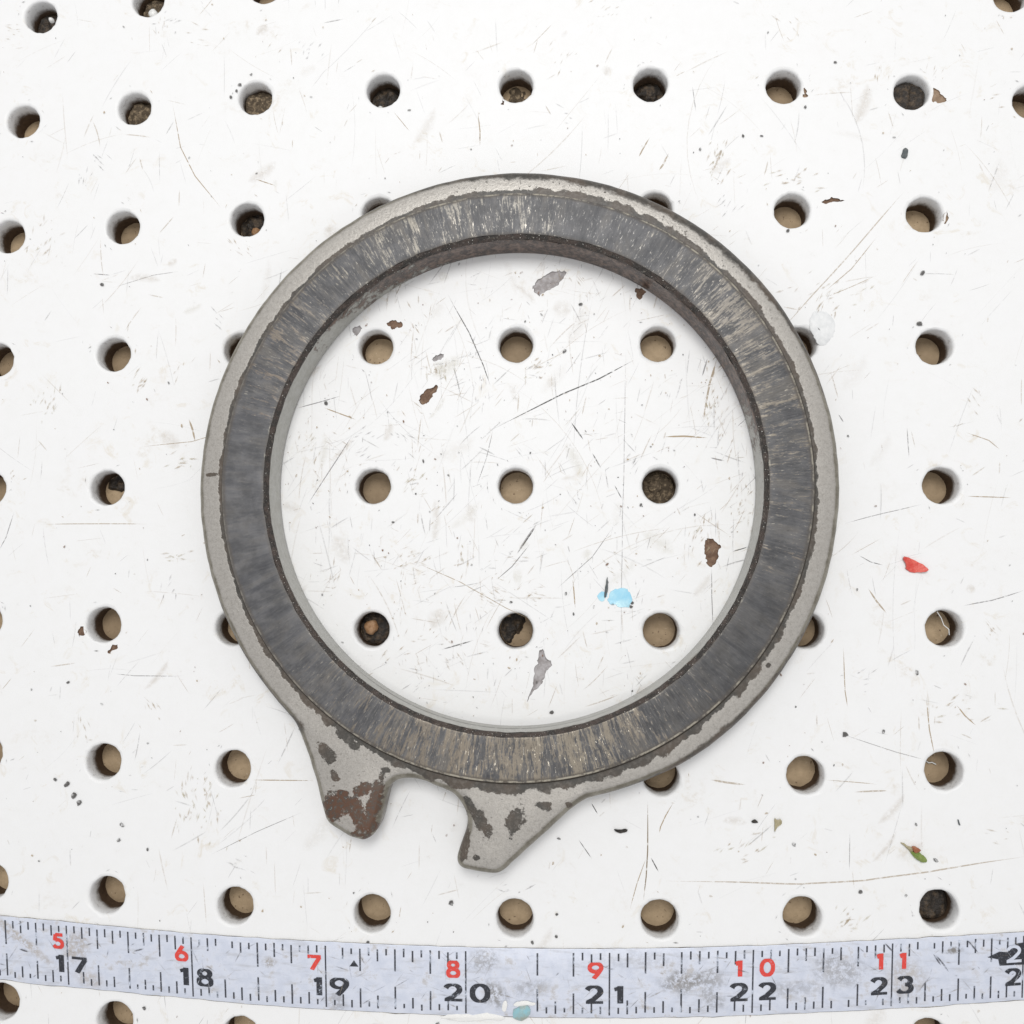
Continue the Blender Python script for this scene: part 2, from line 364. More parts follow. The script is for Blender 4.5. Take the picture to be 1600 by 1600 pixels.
def mat_print(name, c, worn=(0.60, 0.65, 0.75), lo=0.60, hi=0.72, sc_=16):
    k = NT(name)
    n = k.noise(sc_, 5, 0.75); n2 = k.noise(60, 2, 0.6)
    col = k.mix(k.step(n, lo, hi), c, worn)
    col = k.mix(k.math('MULTIPLY', k.step(n2, 0.55, 0.75), 0.18), col, worn)
    k.set(col, 0.45, 0.0, 0.35)
    return k.m

M = dict(
    board=mat_board(), backing=mat_backing(), marks=mat_marks(), flange=mat_flange(), band=mat_band(), rim=mat_rim(), bore=mat_bore(),
    chip_brown=mat_simple('bare_brown_hardboard', (0.14, 0.085, 0.058), (0.24, 0.155, 0.105), 26, 0.85, 0.006),
    chip_tan=mat_simple('bare_tan_hardboard', (0.27, 0.19, 0.13), (0.37, 0.27, 0.19), 26, 0.85, 0.006),
    chip_grey=mat_simple('scuffed_grey_laminate', (0.31, 0.285, 0.28), (0.46, 0.44, 0.44), 24, 0.7, 0.005),
    grime=mat_simple('packed_oily_grime', (0.022, 0.017, 0.013), (0.115, 0.080, 0.050), 22, 0.5, 0.02, 0.5, thr=(0.42, 0.72)),
    lump=mat_simple('rust_brown_lump', (0.30, 0.16, 0.075), (0.42, 0.26, 0.15), 22, 0.7, 0.01),
    dust=mat_simple('dry_sawdust', (0.10, 0.075, 0.05), (0.34, 0.26, 0.17), 34, 0.85, 0.02, thr=(0.45, 0.7)),
    red=mat_simple('red_paint', (0.62, 0.055, 0.04), (0.74, 0.13, 0.095), 30, 0.35, 0.006, 0.5),
    green=mat_simple('fresh_green_leaf', (0.13, 0.22, 0.035), (0.24, 0.30, 0.09), 20, 0.5, 0.004),
    straw=mat_simple('dry_leaf_stalk', (0.34, 0.30, 0.18), (0.48, 0.42, 0.28), 24, 0.6, 0.004),
    bud=mat_simple('reddish_bud', (0.30, 0.10, 0.05), (0.42, 0.18, 0.09), 30, 0.6, 0.004),
    black=mat_simple('charred_black_flake', (0.022, 0.020, 0.018), (0.07, 0.06, 0.05), 30, 0.5, 0.004),
    slate=mat_simple('dark_grey_flake', (0.07, 0.085, 0.09), (0.13, 0.14, 0.14), 30, 0.5, 0.004),
    blue=mat_simple('pale_blue_paint', (0.33, 0.66, 0.84), (0.50, 0.78, 0.88), 7, 0.22, 0.003, 0.5),
    teal=mat_simple('dirty_teal_paint', (0.28, 0.52, 0.58), (0.33, 0.36, 0.31), 9, 0.3, 0.006, 0.5),
    white_dab=mat_simple('dried_white_glue', (0.72, 0.73, 0.73), (0.81, 0.815, 0.81), 18, 0.45, 0.004, 0.4),
    fibre=mat_simple('white_fibre', (0.75, 0.74, 0.72), (0.82, 0.82, 0.80), 20, 0.4, 0.0),
    bead=mat_simple('white_paint_bead', (0.80, 0.80, 0.78), (0.84, 0.83, 0.80), 18, 0.25, 0.004, 0.5),
    edge=mat_simple('tape_steel_edge', (0.09, 0.075, 0.055), (0.40, 0.37, 0.30), 9, 0.5, 0.002, 0.4, thr=(0.42, 0.62)),
    ink=mat_print('black_scale_ink', (0.030, 0.032, 0.040)),
    ink_worn=mat_print('faded_black_scale_ink', (0.030, 0.032, 0.040), lo=0.50, hi=0.62),
    ticks=mat_print('black_tick_ink', (0.055, 0.058, 0.07), lo=0.52, hi=0.66, sc_=9),
    red_ink=mat_print('red_scale_ink', (0.70, 0.065, 0.05), lo=0.62, hi=0.78),
)

# ------------------------------------------------------------------ the pegboard and its backing
ROWS, COLS = range(-2, 11), range(-6, 7)
HOLE = {}
for r_ in ROWS:
    for j in COLS:
        p = grid(j, r_); HOLE[(j, r_)] = (p.x, p.y)
def ang_pts(cx, cy, n, f): return [(cx + f(t) * math.cos(t), cy + f(t) * math.sin(t)) for t in (2 * math.pi * i / n for i in range(n))]
def rough_poly(pts, n=6, amp=0.010, seed=0):
    out = []
    for i in range(len(pts)):
        a, b = Vector(pts[i]), Vector(pts[(i + 1) % len(pts)])
        for t in range(n):
            p = a.lerp(b, t / n); q = p * 9
            h = p * 42
            out.append(Vector((p.x + amp * (nz(q.x, q.y, seed) + 0.95 * nz(h.x, h.y, seed)), p.y + amp * (nz(q.x + 31, q.y, seed) + 0.95 * nz(h.x, h.y, seed + 9)))))
    return out
def smooth_closed(pts, it=2):
    for _ in range(it):
        q = []
        for i in range(len(pts)):
            a, b = Vector(pts[i]), Vector(pts[(i + 1) % len(pts)])
            q += [a * 0.75 + b * 0.25, a * 0.25 + b * 0.75]
        pts = q
    return pts
def outline(pxs, z=0.0, it=1, amp=0.010, seed=0, n=3):
    return rough_poly(smooth_closed([at(x, y, z).to_2d() for x, y in pxs], it), n, amp, seed)

def ccw(idx, V):
    a = sum(V[idx[i]].x * V[idx[(i + 1) % len(idx)]].y - V[idx[(i + 1) % len(idx)]].x * V[idx[i]].y for i in range(len(idx)))
    return idx if a > 0 else idx[::-1]
# chips broken out of the white face: pixel outlines in the photograph, material
CHIPS = [
    ([(601, 502), (612, 498), (630, 503), (632, 509), (620, 511), (614, 518), (606, 511)], 'chip_brown'),
    ([(552, 511), (563, 509), (568, 514), (558, 524), (554, 521)], 'chip_grey'),
    ([(651, 629), (654, 620), (667, 607), (680, 604), (687, 608), (679, 613), (672, 625), (660, 634)], 'chip_brown'),
    ([(1099, 852), (1104, 842), (1113, 840), (1123, 851), (1124, 864), (1118, 884), (1110, 886), (1105, 875), (1101, 864)], 'chip_brown'),
    ([(833, 449), (838, 440), (850, 428), (870, 421), (882, 424), (883, 433), (872, 445), (852, 455), (841, 464), (834, 458)], 'chip_grey'),
    ([(846, 1010), (850, 1022), (864, 1034), (858, 1043), (850, 1058), (836, 1080), (828, 1092), (823, 1100), (827, 1080), (838, 1040)], 'chip_grey'),
    ([(994, 452), (1001, 448), (1011, 452), (1006, 463), (1000, 470), (995, 463)], 'chip_brown'),
    ([(1456, 138), (1461, 137), (1473, 146), (1481, 156), (1473, 162), (1456, 159)], 'chip_tan'),
    ([(1282, 319), (1291, 310), (1305, 309), (1322, 313), (1312, 317), (1296, 319)], 'chip_brown'),
    ([(1260, 134), (1263, 146), (1261, 153), (1253, 153), (1258, 145)], 'chip_tan'),
    ([(1477, 329), (1481, 333), (1480, 346), (1474, 352), (1473, 341)], 'chip_tan'),
    ([(119, 985), (127, 978), (133, 986), (128, 994), (121, 993)], 'chip_brown'),
    ([(168, 1014), (181, 1005), (181, 1013), (175, 1018), (172, 1023), (169, 1022)], 'chip_brown'),
    ([(674, 559), (686, 552), (696, 556), (690, 562), (680, 563)], 'chip_grey'),
    ([(782, 155), (785, 152), (788, 163), (782, 166)], 'chip_brown'),
]
chip_polys = [outline(c, 0.0, 1, 0.018, i * 3.7, 4) for i, (c, m) in enumerate(CHIPS)]
NH = 36
X0, X1, Y0, Y1 = -7.0, 7.0, -6.0, 8.0
V2, E2, F2 = [Vector((X0, Y0)), Vector((X1, Y0)), Vector((X1, Y1)), Vector((X0, Y1))], [], [[0, 1, 2, 3]]
rim_r = {}
for key, (cx, cy) in HOLE.items():
    sd = key[0] * 13.1 + key[1] * 7.7
    ecc = random.uniform(-0.006, 0.006)
    def f(t, sd=sd, ecc=ecc):
        return 0.152 + ecc * math.cos(2 * t + sd) + 0.013 * nz(1.3 * math.cos(t), 1.3 * math.sin(t), sd) + 0.011 * nz(6 * math.cos(t), 6 * math.sin(t), sd)
    pts = ang_pts(cx, cy, NH, f)
    F2.append(list(range(len(V2), len(V2) + NH))); V2 += [Vector(p) for p in pts]
nholes = len(HOLE)
for pl in chip_polys:
    F2.append(list(range(len(V2), len(V2) + len(pl)))); V2 += [p.copy() for p in pl]
# a few interior points keep the triangles even
for j in COLS:
    for r_ in ROWS:
        if (j + 1, r_ + 1) in HOLE:
            a, b = Vector(HOLE[(j, r_)]), Vector(HOLE[(j + 1, r_ + 1)])
            V2.append((a + b) / 2)
for f_ in F2: E2 += [(f_[k], f_[(k + 1) % len(f_)]) for k in range(len(f_))]
ov, oe, of, ovi, oei, ofi = delaunay_2d_cdt(V2, E2, [], 0, 1e-7)
bv = [(p.x, p.y, 0.0) for p in ov]; bf = []
def inside(p, poly):
    c = False; n_ = len(poly); q = poly[-1]
    for a in poly:
        if (a.y > p.y) != (q.y > p.y) and p.x < (q.x - a.x) * (p.y - a.y) / (q.y - a.y) + a.x: c = not c
        q = a
    return c
regions = []
for f_ in F2[1:]:
    po = [V2[k] for k in f_]
    regions.append((min(p.x for p in po), max(p.x for p in po), min(p.y for p in po), max(p.y for p in po), po))
for tri in of:
    c = (ov[tri[0]] + ov[tri[1]] + ov[tri[2]]) / 3
    if any(a < c.x < b and d < c.y < e and inside(c, po) for a, b, d, e, po in regions): continue
    bf.append(tuple(tri))
# hole walls
PROF = [(0.0, 0.0), (0.0070, -0.003), (0.0120, -0.009), (0.0150, -0.020), (0.0168, -0.040), (0.018, -0.070), (0.020, -0.092), (0.0205, -0.115), (0.021, -0.150), (0.021, -0.185), (0.021, -0.217)]
for key, (cx, cy) in HOLE.items():
    sd = key[0] * 5.3 + key[1] * 9.1
    base = F2[1 + list(HOLE).index(key)]
    rims = [V2[i] for i in base]
    loops = []
    for li, (dr, z) in enumerate(PROF):
        st = len(bv)
        for i, p in enumerate(rims):
            d = Vector((p.x - cx, p.y - cy)); L = d.length; t = i / NH * 2 * math.pi
            target = 0.125 + 0.004 * nz(3 * math.cos(t), 3 * math.sin(t), z * 30 + sd) + 0.002 * nz(9 * math.cos(t), 9 * math.sin(t), z * 60 + sd)
            k = min(1.0, dr / 0.018)
            rr = L * (1 - k) + target * k
            bv.append((cx + d.x / L * rr, cy + d.y / L * rr, z + (0.004 * nz(5 * math.cos(t), 5 * math.sin(t), sd + 3) if 0 < li < len(PROF) - 1 else 0)))
        loops.append(st)
    for a, b in zip(loops, loops[1:]):
        for i in range(NH):
            k = (i + 1) % NH
            bf.append((a + i, a + k, b + k, b + i))
# board edge and underside outline
e0 = len(bv); bv += [(X0, Y0, 0), (X1, Y0, 0), (X1, Y1, 0), (X0, Y1, 0), (X0, Y0, -0.217), (X1, Y0, -0.217), (X1, Y1, -0.217), (X0, Y1, -0.217)]
for i in range(4):
    k = (i + 1) % 4; bf.append((e0 + i, e0 + 4 + i, e0 + 4 + k, e0 + k))
pb = mesh('pegboard', bv, bf, M['board'])
bm = bmesh.new(); bm.from_mesh(pb.data); bmesh.ops.remove_doubles(bm, verts=bm.verts, dist=1e-4 * IN); bmesh.ops.recalc_face_normals(bm, faces=bm.faces)
up = max(bm.faces, key=lambda f_: f_.calc_area() if abs(f_.normal.z) > 0.9 else 0)
if up.normal.z < 0: bmesh.ops.reverse_faces(bm, faces=bm.faces)
bm.to_mesh(pb.data); bm.free()
autosmooth(pb, 40)
for p_ in pb.data.polygons:
    if p_.normal.z > 0.9999: p_.use_smooth = False
tag(pb, 'white painted pegboard bench top with rows of drilled round holes, scratched and stained', kind='structure')
backing = mesh('backing_board', [(X0, Y0, -0.50), (X1, Y0, -0.50), (X1, Y1, -0.50), (X0, Y1, -0.50), (X0, Y0, -0.219), (X1, Y0, -0.219), (X1, Y1, -0.219), (X0, Y1, -0.219)],
               [(3, 2, 1, 0), (4, 5, 6, 7), (0, 1, 5, 4), (1, 2, 6, 5), (2, 3, 7, 6), (3, 0, 4, 7)], M['backing'])
tag(backing, 'tan hardboard backing seen through the holes of the white pegboard', kind='structure')
for pl, (c, m) in zip(chip_polys, CHIPS):
    n = len(pl); vs = [(p.x, p.y, 0.0) for p in pl]
    ce = sum(pl, Vector((0, 0))) / n
    for f_, z in ((0.93, -0.010), (0.55, -0.013)):
        vs += [(ce.x + (p.x - ce.x) * f_, ce.y + (p.y - ce.y) * f_, z + 0.004 * nz(p.x * 20, p.y * 20, f_)) for p in pl]
    vs.append((ce.x, ce.y, -0.012))
    fs = []
    for l in range(2):
        for i in range(n):
            k = (i + 1) % n; fs.append((l * n + i, l * n + k, (l + 1) * n + k, (l + 1) * n + i))
    fs += [(2 * n + i, 2 * n + (i + 1) % n, 3 * n) for i in range(n)]
    mesh('chipped_patch', vs, fs, M[m], pb)

# ------------------------------------------------------------------ the metal ring
ring = empty('metal_ring', RO)
tag(ring, 'worn grey metal ring with scraped dark raised band and two lugs, on the pegboard', 'metal ring')
NR = 360
def revolve(name, prof, mat, jit=0.0, parent=ring, sharp=35):
    vs, fs = [], []
    for li, (r, z, *jj) in enumerate(prof):
        am = jj[0] if jj else jit
        for i in range(NR):
            t = 2 * math.pi * i / NR
            dr = am * nz(14 * math.cos(t), 14 * math.sin(t), li * 4.1) + am * 0.6 * nz(45 * math.cos(t), 45 * math.sin(t), li * 2.3)
            vs.append((RC[0] + (r + dr) * math.cos(t), RC[1] + (r + dr) * math.sin(t), z + dr * 0.3))
    for l in range(len(prof) - 1):
        for i in range(NR):
            k = (i + 1) % NR
            fs.append((l * NR + i, (l + 1) * NR + i, (l + 1) * NR + k, l * NR + k))
    o = mesh(name, vs, fs, mat, parent, RO)
    bm = bmesh.new(); bm.from_mesh(o.data)
    bm.to_mesh(o.data); bm.free()
    autosmooth(o, sharp); return o
revolve('raised_band', [(2.092, 0.222), (2.084, 0.234), (2.071, 0.262), (2.066, 0.274), (2.058, 0.279), (2.040, 0.2805), (1.98, 0.281), (1.90, 0.281), (1.82, 0.2805), (1.775, 0.280, 0.003), (1.766, 0.277, 0.005)], M['band'])
revolve('inner_rim', [(1.7665, 0.2772, 0.005), (1.757, 0.268, 0.010), (1.748, 0.261, 0.012), (1.740, 0.252, 0.010), (1.736, 0.240, 0.004)], M['rim'], sharp=50)
revolve('bore_wall', [(1.7362, 0.2402, 0.004), (1.734, 0.228, 0.002), (1.733, 0.19), (1.732, 0.13), (1.730, 0.07), (1.728, 0.016), (1.736, 0.0)], M['bore'])

ZW, ZT = 0.185, 0.232
LUG = [(918, 1247), (905, 1255), (894, 1263), (864, 1290), (834, 1317), (805, 1344), (788, 1359), (774, 1364.5), (750, 1362), (729, 1358.5), (719, 1353), (714.5, 1344), (716, 1331), (723, 1310),
       (729, 1293), (730, 1278), (726, 1264), (719, 1252), (709, 1240), (695, 1233), (682, 1228), (665, 1221), (651, 1217), (638, 1216), (626, 1217.5), (617, 1221), (610, 1228), (606, 1240),
       (602, 1254), (597, 1275), (591, 1292), (581, 1306), (570, 1312), (560, 1311), (548, 1307), (532, 1298), (518, 1289), (510.5, 1281), (507, 1272), (500, 1245), (493, 1216), (482, 1180),
       (471, 1150), (462, 1130), (452, 1117), (441, 1104)]
lw = [at(x, y, ZW).to_2d() for x, y in LUG]
a_start = math.atan2(lw[0].y - RC[1], lw[0].x - RC[0]); a_end = math.atan2(lw[-1].y - RC[1], lw[-1].x - RC[0])
RO_ = 2.262
def circ(a): return Vector((RC[0] + RO_ * math.cos(a), RC[1] + RO_ * math.sin(a)))
# walk: lug points go clockwise (decreasing angle); close along the circle the long way round
pts = [p.copy() for p in lw]
span = (a_start + 2 * math.pi) - a_end if a_start < a_end else a_start - a_end   # a_end -> decreasing -> a_start
a_e = a_end if a_end < a_start else a_end - 2 * math.pi
tot = 2 * math.pi - (a_start - a_e)
n_c = 300
for i in range(1, n_c):
    a = a_e - tot * i / n_c
    p = circ(a)
    # ease the radius into the lug roots
    for q, idx in ((lw[-1], i), (lw[0], n_c - i)):
        wgt = max(0.0, 1 - idx / 22.0); wgt = wgt * wgt * (3 - 2 * wgt)
        rq = (q - Vector(RC)).length
        p = Vector(RC) + (p - Vector(RC)).normalized() * ((p - Vector(RC)).length * (1 - wgt) + rq * wgt)
    pts.append(p)
# densify the lug part with a Catmull-Rom curve
dense, tagidx = [], []
nL = len(lw)
for i in range(len(pts)):
    p0, p1, p2, p3 = pts[i - 1], pts[i], pts[(i + 1) % len(pts)], pts[(i + 2) % len(pts)]
    sub = 5 if i < nL - 1 else 1
    for s in range(sub):
        t = s / sub
        q = 0.5 * ((2 * p1) + (p2 - p0) * t + (2 * p0 - 5 * p1 + 4 * p2 - p3) * t * t + (3 * p1 - p0 - 3 * p2 + p3) * t ** 3)
        q = q + Vector((nz(q.x * 12, q.y * 12, 1.5), nz(q.x * 12, q.y * 12, 8.5))) * 0.0035
        dense.append(q); tagidx.append(i + t)
ND = len(dense)
area2 = sum(dense[i].x * dense[(i + 1) % ND].y - dense[(i + 1) % ND].x * dense[i].y for i in range(ND))
sgn = 1 if area2 > 0 else -1
nrm = []
for i in range(ND):
    d = dense[(i + 2) % ND] - dense[i - 2]; d.normalize(); nrm.append(Vector((d.y, -d.x)) * sgn)     # outward
OUTP = [(-0.012, 0.0), (-0.004, 0.02), (0.0, 0.10), (0.0, ZW - 0.02), (-0.003, ZW), (-0.012, 0.203), (-0.026, 0.217), (-0.044, ZT - 0.004), (-0.058, ZT)]
loopsP = [[(dense[i] + nrm[i] * o_) for i in range(ND)] for o_, z in OUTP]
def seg_part(i):
    t = tagidx[i]
    if 0 <= t < 17: return 1
    if 24 <= t < nL - 1: return 2
    return 0
inner_n = 300
innerc = [Vector((RC[0] + 2.072 * math.cos(2 * math.pi * i / inner_n), RC[1] + 2.072 * math.sin(2 * math.pi * i / inner_n))) for i in range(inner_n)]
parts = {0: [], 1: [], 2: []}
topin = loopsP[-1]
# cut lines between the flange and each lug, on a smooth arc just outside the band
def cut(i0, i1, n=26):
    A, B = topin[i0] - Vector(RC), topin[i1] - Vector(RC)
    a0, a1 = math.atan2(A.y, A.x), math.atan2(B.y, B.x); r0, r1 = A.length, B.length
    return [Vector(RC) + Vector((math.cos(a0 + (a1 - a0) * t / n), math.sin(a0 + (a1 - a0) * t / n))) * (r0 + (r1 - r0) * t / n) for t in range(1, n)]
rng = {}
for pid in (1, 2):
    ids = [i for i in range(ND) if seg_part(i) == pid]
    rng[pid] = (ids[0], ids[-1] + 1)
cuts = {pid: cut(*rng[pid]) for pid in (1, 2)}
def tri_fill(outer, hole=None):
    V = [p.copy() for p in outer]; F = [list(range(len(V)))]
    if hole:
        F.append(list(range(len(V), len(V) + len(hole)))); V += [p.copy() for p in hole]
    v, e, f, a, b, c = delaunay_2d_cdt(V, [], [ccw(q, V) for q in F], 1, 1e-7)
    return v, [tuple(t) for t, s in zip(f, c) if list(s) == [0]]
for pid, nm in ((0, 'flange'), (1, 'lug'), (2, 'lug')):
    vs, fs = [], []
    idx = {}
    def vid(l, i):
        i %= ND
        if (l, i) not in idx:
            p = loopsP[l][i]; idx[(l, i)] = len(vs); vs.append((p.x, p.y, OUTP[l][1]))
        return idx[(l, i)]
    for i in range(ND):
        if seg_part(i) != pid: continue
        for l in range(len(OUTP) - 1):
            q = (vid(l, i), vid(l, i + 1), vid(l + 1, i + 1), vid(l + 1, i))
            fs.append(q if sgn > 0 else q[::-1])
    if pid:
        i0, i1 = rng[pid]
        poly = [topin[i % ND] for i in range(i0, i1 + 1)] + cuts[pid][::-1]
        v, f = tri_fill(poly)
    else:
        poly = []
        i = 0
        order = []
        for i in range(ND):
            if seg_part(i) == 0: order.append(('p', i))
        poly = []
        (s1, e1), (s2, e2) = rng[1], rng[2]
        poly += [topin[s1]] + cuts[1] + [topin[i % ND] for i in range(e1, s2 + 1)] + cuts[2] + [topin[i % ND] for i in range(e2, ND)]
        v, f = tri_fill(poly, innerc)
    st = len(vs); vs += [(p.x, p.y, ZT) for p in v]
    for t in f:
        a, b, c = (v[k] for k in t)
        cr = (b.x - a.x) * (c.y - a.y) - (b.y - a.y) * (c.x - a.x)
        t = t if cr > 0 else t[::-1]
        fs.append(tuple(k + st for k in t))
    o = mesh(nm, vs, fs, M['flange'], ring, RO)
    bm = bmesh.new(); bm.from_mesh(o.data); bmesh.ops.remove_doubles(bm, verts=bm.verts, dist=2e-5 * IN); bm.to_mesh(o.data); bm.free()
    autosmooth(o, 50)
    if nm == 'lug':
        o['label'] = 'blunt lug with flaked paint spots' if pid == 1 else 'rusty stubby lug with brown crusted tip'

# ------------------------------------------------------------------ the measuring tape
ZTAPE = 0.012
TOPE = [(-400, 1380), (-200, 1405), (0, 1430), (100, 1440), (200, 1449.5), (300, 1458.5), (400, 1465.5), (500, 1471), (600, 1475.5), (700, 1479), (800, 1481.5), (900, 1482.5), (1000, 1482), (1100, 1480), (1200, 1477),
        (1300, 1472.5), (1400, 1467.5), (1500, 1462), (1600, 1456), (1800, 1443), (2000, 1430)]
BOTE = [(-400, 1477), (-200, 1504), (0, 1530), (100, 1541), (200, 1550.5), (300, 1560), (400, 1569.5), (525, 1577.5), (650, 1584), (800, 1588.5), (950, 1590), (1100, 1588.5), (1200, 1585), (1300, 1580.5), (1400, 1575), (1500, 1569), (1600, 1562), (1800, 1548), (2000, 1533)]
INCH_T = [(15, -255), (16, -85), (17, 103), (18, 298), (19, 508), (20, 727.5), (21, 952.5), (22, 1177.5), (23, 1395), (24, 1600), (25, 1790), (26, 1965)]
INCH_B = [(15, -250), (16, -80), (17, 107.5), (18, 302), (19, 510), (20, 728), (21, 952), (22, 1175), (23, 1392.5), (24, 1597), (25, 1786), (26, 1960)]
def interp(tab, x):
    """smooth (Catmull-Rom) table look-up"""
    k = 0
    while k < len(tab) - 2 and x > tab[k + 1][0]: k += 1
    (x0, y0), (x1, y1) = tab[k], tab[k + 1]
    h = x1 - x0; t = (x - x0) / h
    def slope(i):
        a, b = tab[max(i - 1, 0)], tab[min(i + 1, len(tab) - 1)]
        return (b[1] - a[1]) / (b[0] - a[0])
    m0, m1 = slope(k) * h, slope(k + 1) * h
    return (2 * t ** 3 - 3 * t * t + 1) * y0 + (t ** 3 - 2 * t * t + t) * m0 + (-2 * t ** 3 + 3 * t * t) * y1 + (t ** 3 - t * t) * m1
def tp(s, v, z=ZTAPE):
    """tape coordinates: s inches along, v 0 (upper edge) to 1 (lower edge)"""
    xt, xb = interp(INCH_T, s), interp(INCH_B, s)
    yt, yb = interp(TOPE, xt), interp(BOTE, xb)
    return at(xt + (xb - xt) * v, yt + (yb - yt) * v, z)
def inv(px, py):
    lo, hi = 15.0, 26.0
    for _ in range(50):
        mid = (lo + hi) / 2
        xt, xb = interp(INCH_T, mid), interp(INCH_B, mid)
        yt, yb = interp(TOPE, xt), interp(BOTE, xb)
        v = (py - yt) / (yb - yt)
        if xt + (xb - xt) * v < px: lo = mid
        else: hi = mid
    return lo, v
tape = empty('measuring_tape', tp(20.5, 0.5, 0.0)); TO = tp(20.5, 0.5, 0.0)
tag(tape, 'worn pale blue steel measuring tape blade with red and black numerals fixed along the pegboard', 'measuring tape')
def tq(px, py):
    p = at(px, py, ZTAPE); return (p.x - TO.x, p.y - TO.y)
gy, br = (0.20, 0.185, 0.165), (0.36, 0.29, 0.20)
M['tape'] = mat_tape([(tq(1066, 1534), (0.12, 0.075), 0.1, 0.75, gy), (tq(1108, 1530), (0.10, 0.06), 0.2, 0.6, gy), (tq(1112, 1560), (0.09, 0.05), -0.4, 0.5, gy),
                      (tq(1310, 1516), (0.16, 0.09), -0.1, 0.5, gy), (tq(1415, 1530), (0.12, 0.12), -0.5, 0.45, br), (tq(772, 1553), (0.07, 0.08), 0.8, 0.75, gy),
                      (tq(118, 1478), (0.10, 0.09), 0.9, 0.55, br), (tq(30, 1465), (0.30, 0.03), -0.62, 0.6, br), (tq(757, 1500), (0.09, 0.07), 0.2, 0.5, gy),
                      (tq(1245, 1545), (0.2, 0.05), 0.1, 0.35, gy), (tq(525, 1565), (0.06, 0.07), 0.4, 0.45, gy), (tq(140, 1530), (0.10, 0.05), -0.3, 0.45, br), (tq(1490, 1485), (0.05, 0.02), 0.2, 0.9, gy),
                      (tq(422, 1503), (0.045, 0.035), 0.0, 0.8, (0.34, 0.31, 0.27)), (tq(830, 1545), (0.14, 0.05), 0.1, 0.4, gy), (tq(1000, 1500), (0.3, 0.05), 0.0, 0.2, gy)])
S0, S1, NS = 15.2, 25.6, 220
VV = [0.0, 0.02, 0.25, 0.5, 0.75, 0.98, 1.0]
vs, fs = [], []
for i in range(NS + 1):
    s = S0 + (S1 - S0) * i / NS
    for v in VV:
        edge = 0.012 * nz(s * 9, v * 3, 2.0) if v in (0.0, 1.0) else 0
        if v == 1.0: edge += 0.02 * max(0, nz(s * 2.3, 4.0, 1.0))
        lift = ZTAPE - (0.003 if v in (0.0, 1.0) else 0) + 0.0012 * nz(s * 1.5, v * 2, 5)
        vs.append(tp(s, v + edge, lift))
n = len(VV)
for i in range(NS):
    for k in range(n - 1):
        a = i * n + k; fs.append((a, a + 1, a + n + 1, a + n))
blade = mesh('blade', vs, fs, M['tape'], tape, TO); autosmooth(blade, 60)
vs, fs = [], []
for side, v in ((0, 0.0), (1, 1.0)):
    st = len(vs)
    for i in range(NS + 1):
        s = S0 + (S1 - S0) * i / NS
        edge = 0.012 * nz(s * 9, v * 3, 2.0) + (0.02 * max(0, nz(s * 2.3, 4.0, 1.0)) if v == 1.0 else 0)
        z = ZTAPE - 0.003 + 0.0012 * nz(s * 1.5, v * 2, 5)
        o_ = (-1 if v == 0 else 1) * (0.006 + 0.012 * max(0, nz(s * 5, v, 9)))
        vs.append(tp(s, v + edge, z)); vs.append(tp(s, v + edge + o_, 0.0004))
    for i in range(NS):
        a = st + 2 * i; q = (a, a + 2, a + 3, a + 1); fs.append(q if side else q[::-1])
mesh('blade_edge', vs, fs, M['edge'], tape, TO)

# graduations
tv, tf = [], []
def strip(V, F, quad): b = len(V); V.extend(quad); F.append((b, b + 1, b + 2, b + 3))
for i in range(int(15.3 * 16), int(25.5 * 16) + 1):
    s = i / 16
    k = i % 16
    if k == 0:
        L = [(0.06, 0.97)]
    else:
        lt = {8: 0.37, 4: 0.34, 12: 0.34}.get(k, 0.21 if k % 2 == 0 else 0.125); lb = {8: 0.40, 4: 0.36, 12: 0.36}.get(k, 0.24 if k % 2 == 0 else 0.15)
        L = []
        if not (20.05 < s < 20.72 and k != 8) and random.random() > 0.05: L.append((0.055 + random.uniform(0, 0.03), 0.055 + lt * random.uniform(0.85, 1.05)))
        if not (20.06 < s < 20.45) and random.random() > 0.06: L.append((1 - lb * random.uniform(0.9, 1.05), 0.955 - random.uniform(0, 0.03)))
    wd = 0.0055 if k == 0 else 0.006
    for va, vb in L:
        z = ZTAPE + 0.0016
        seg = 3
        for q in range(seg):
            v0, v1 = va + (vb - va) * q / seg, va + (vb - va) * (q + 1) / seg
            strip(tv, tf, [tp(s - wd, v0, z), tp(s - wd, v1, z), tp(s + wd, v1, z), tp(s + wd, v0, z)])
g = mesh('graduation_print', tv, tf, M['ticks'], tape, TO)

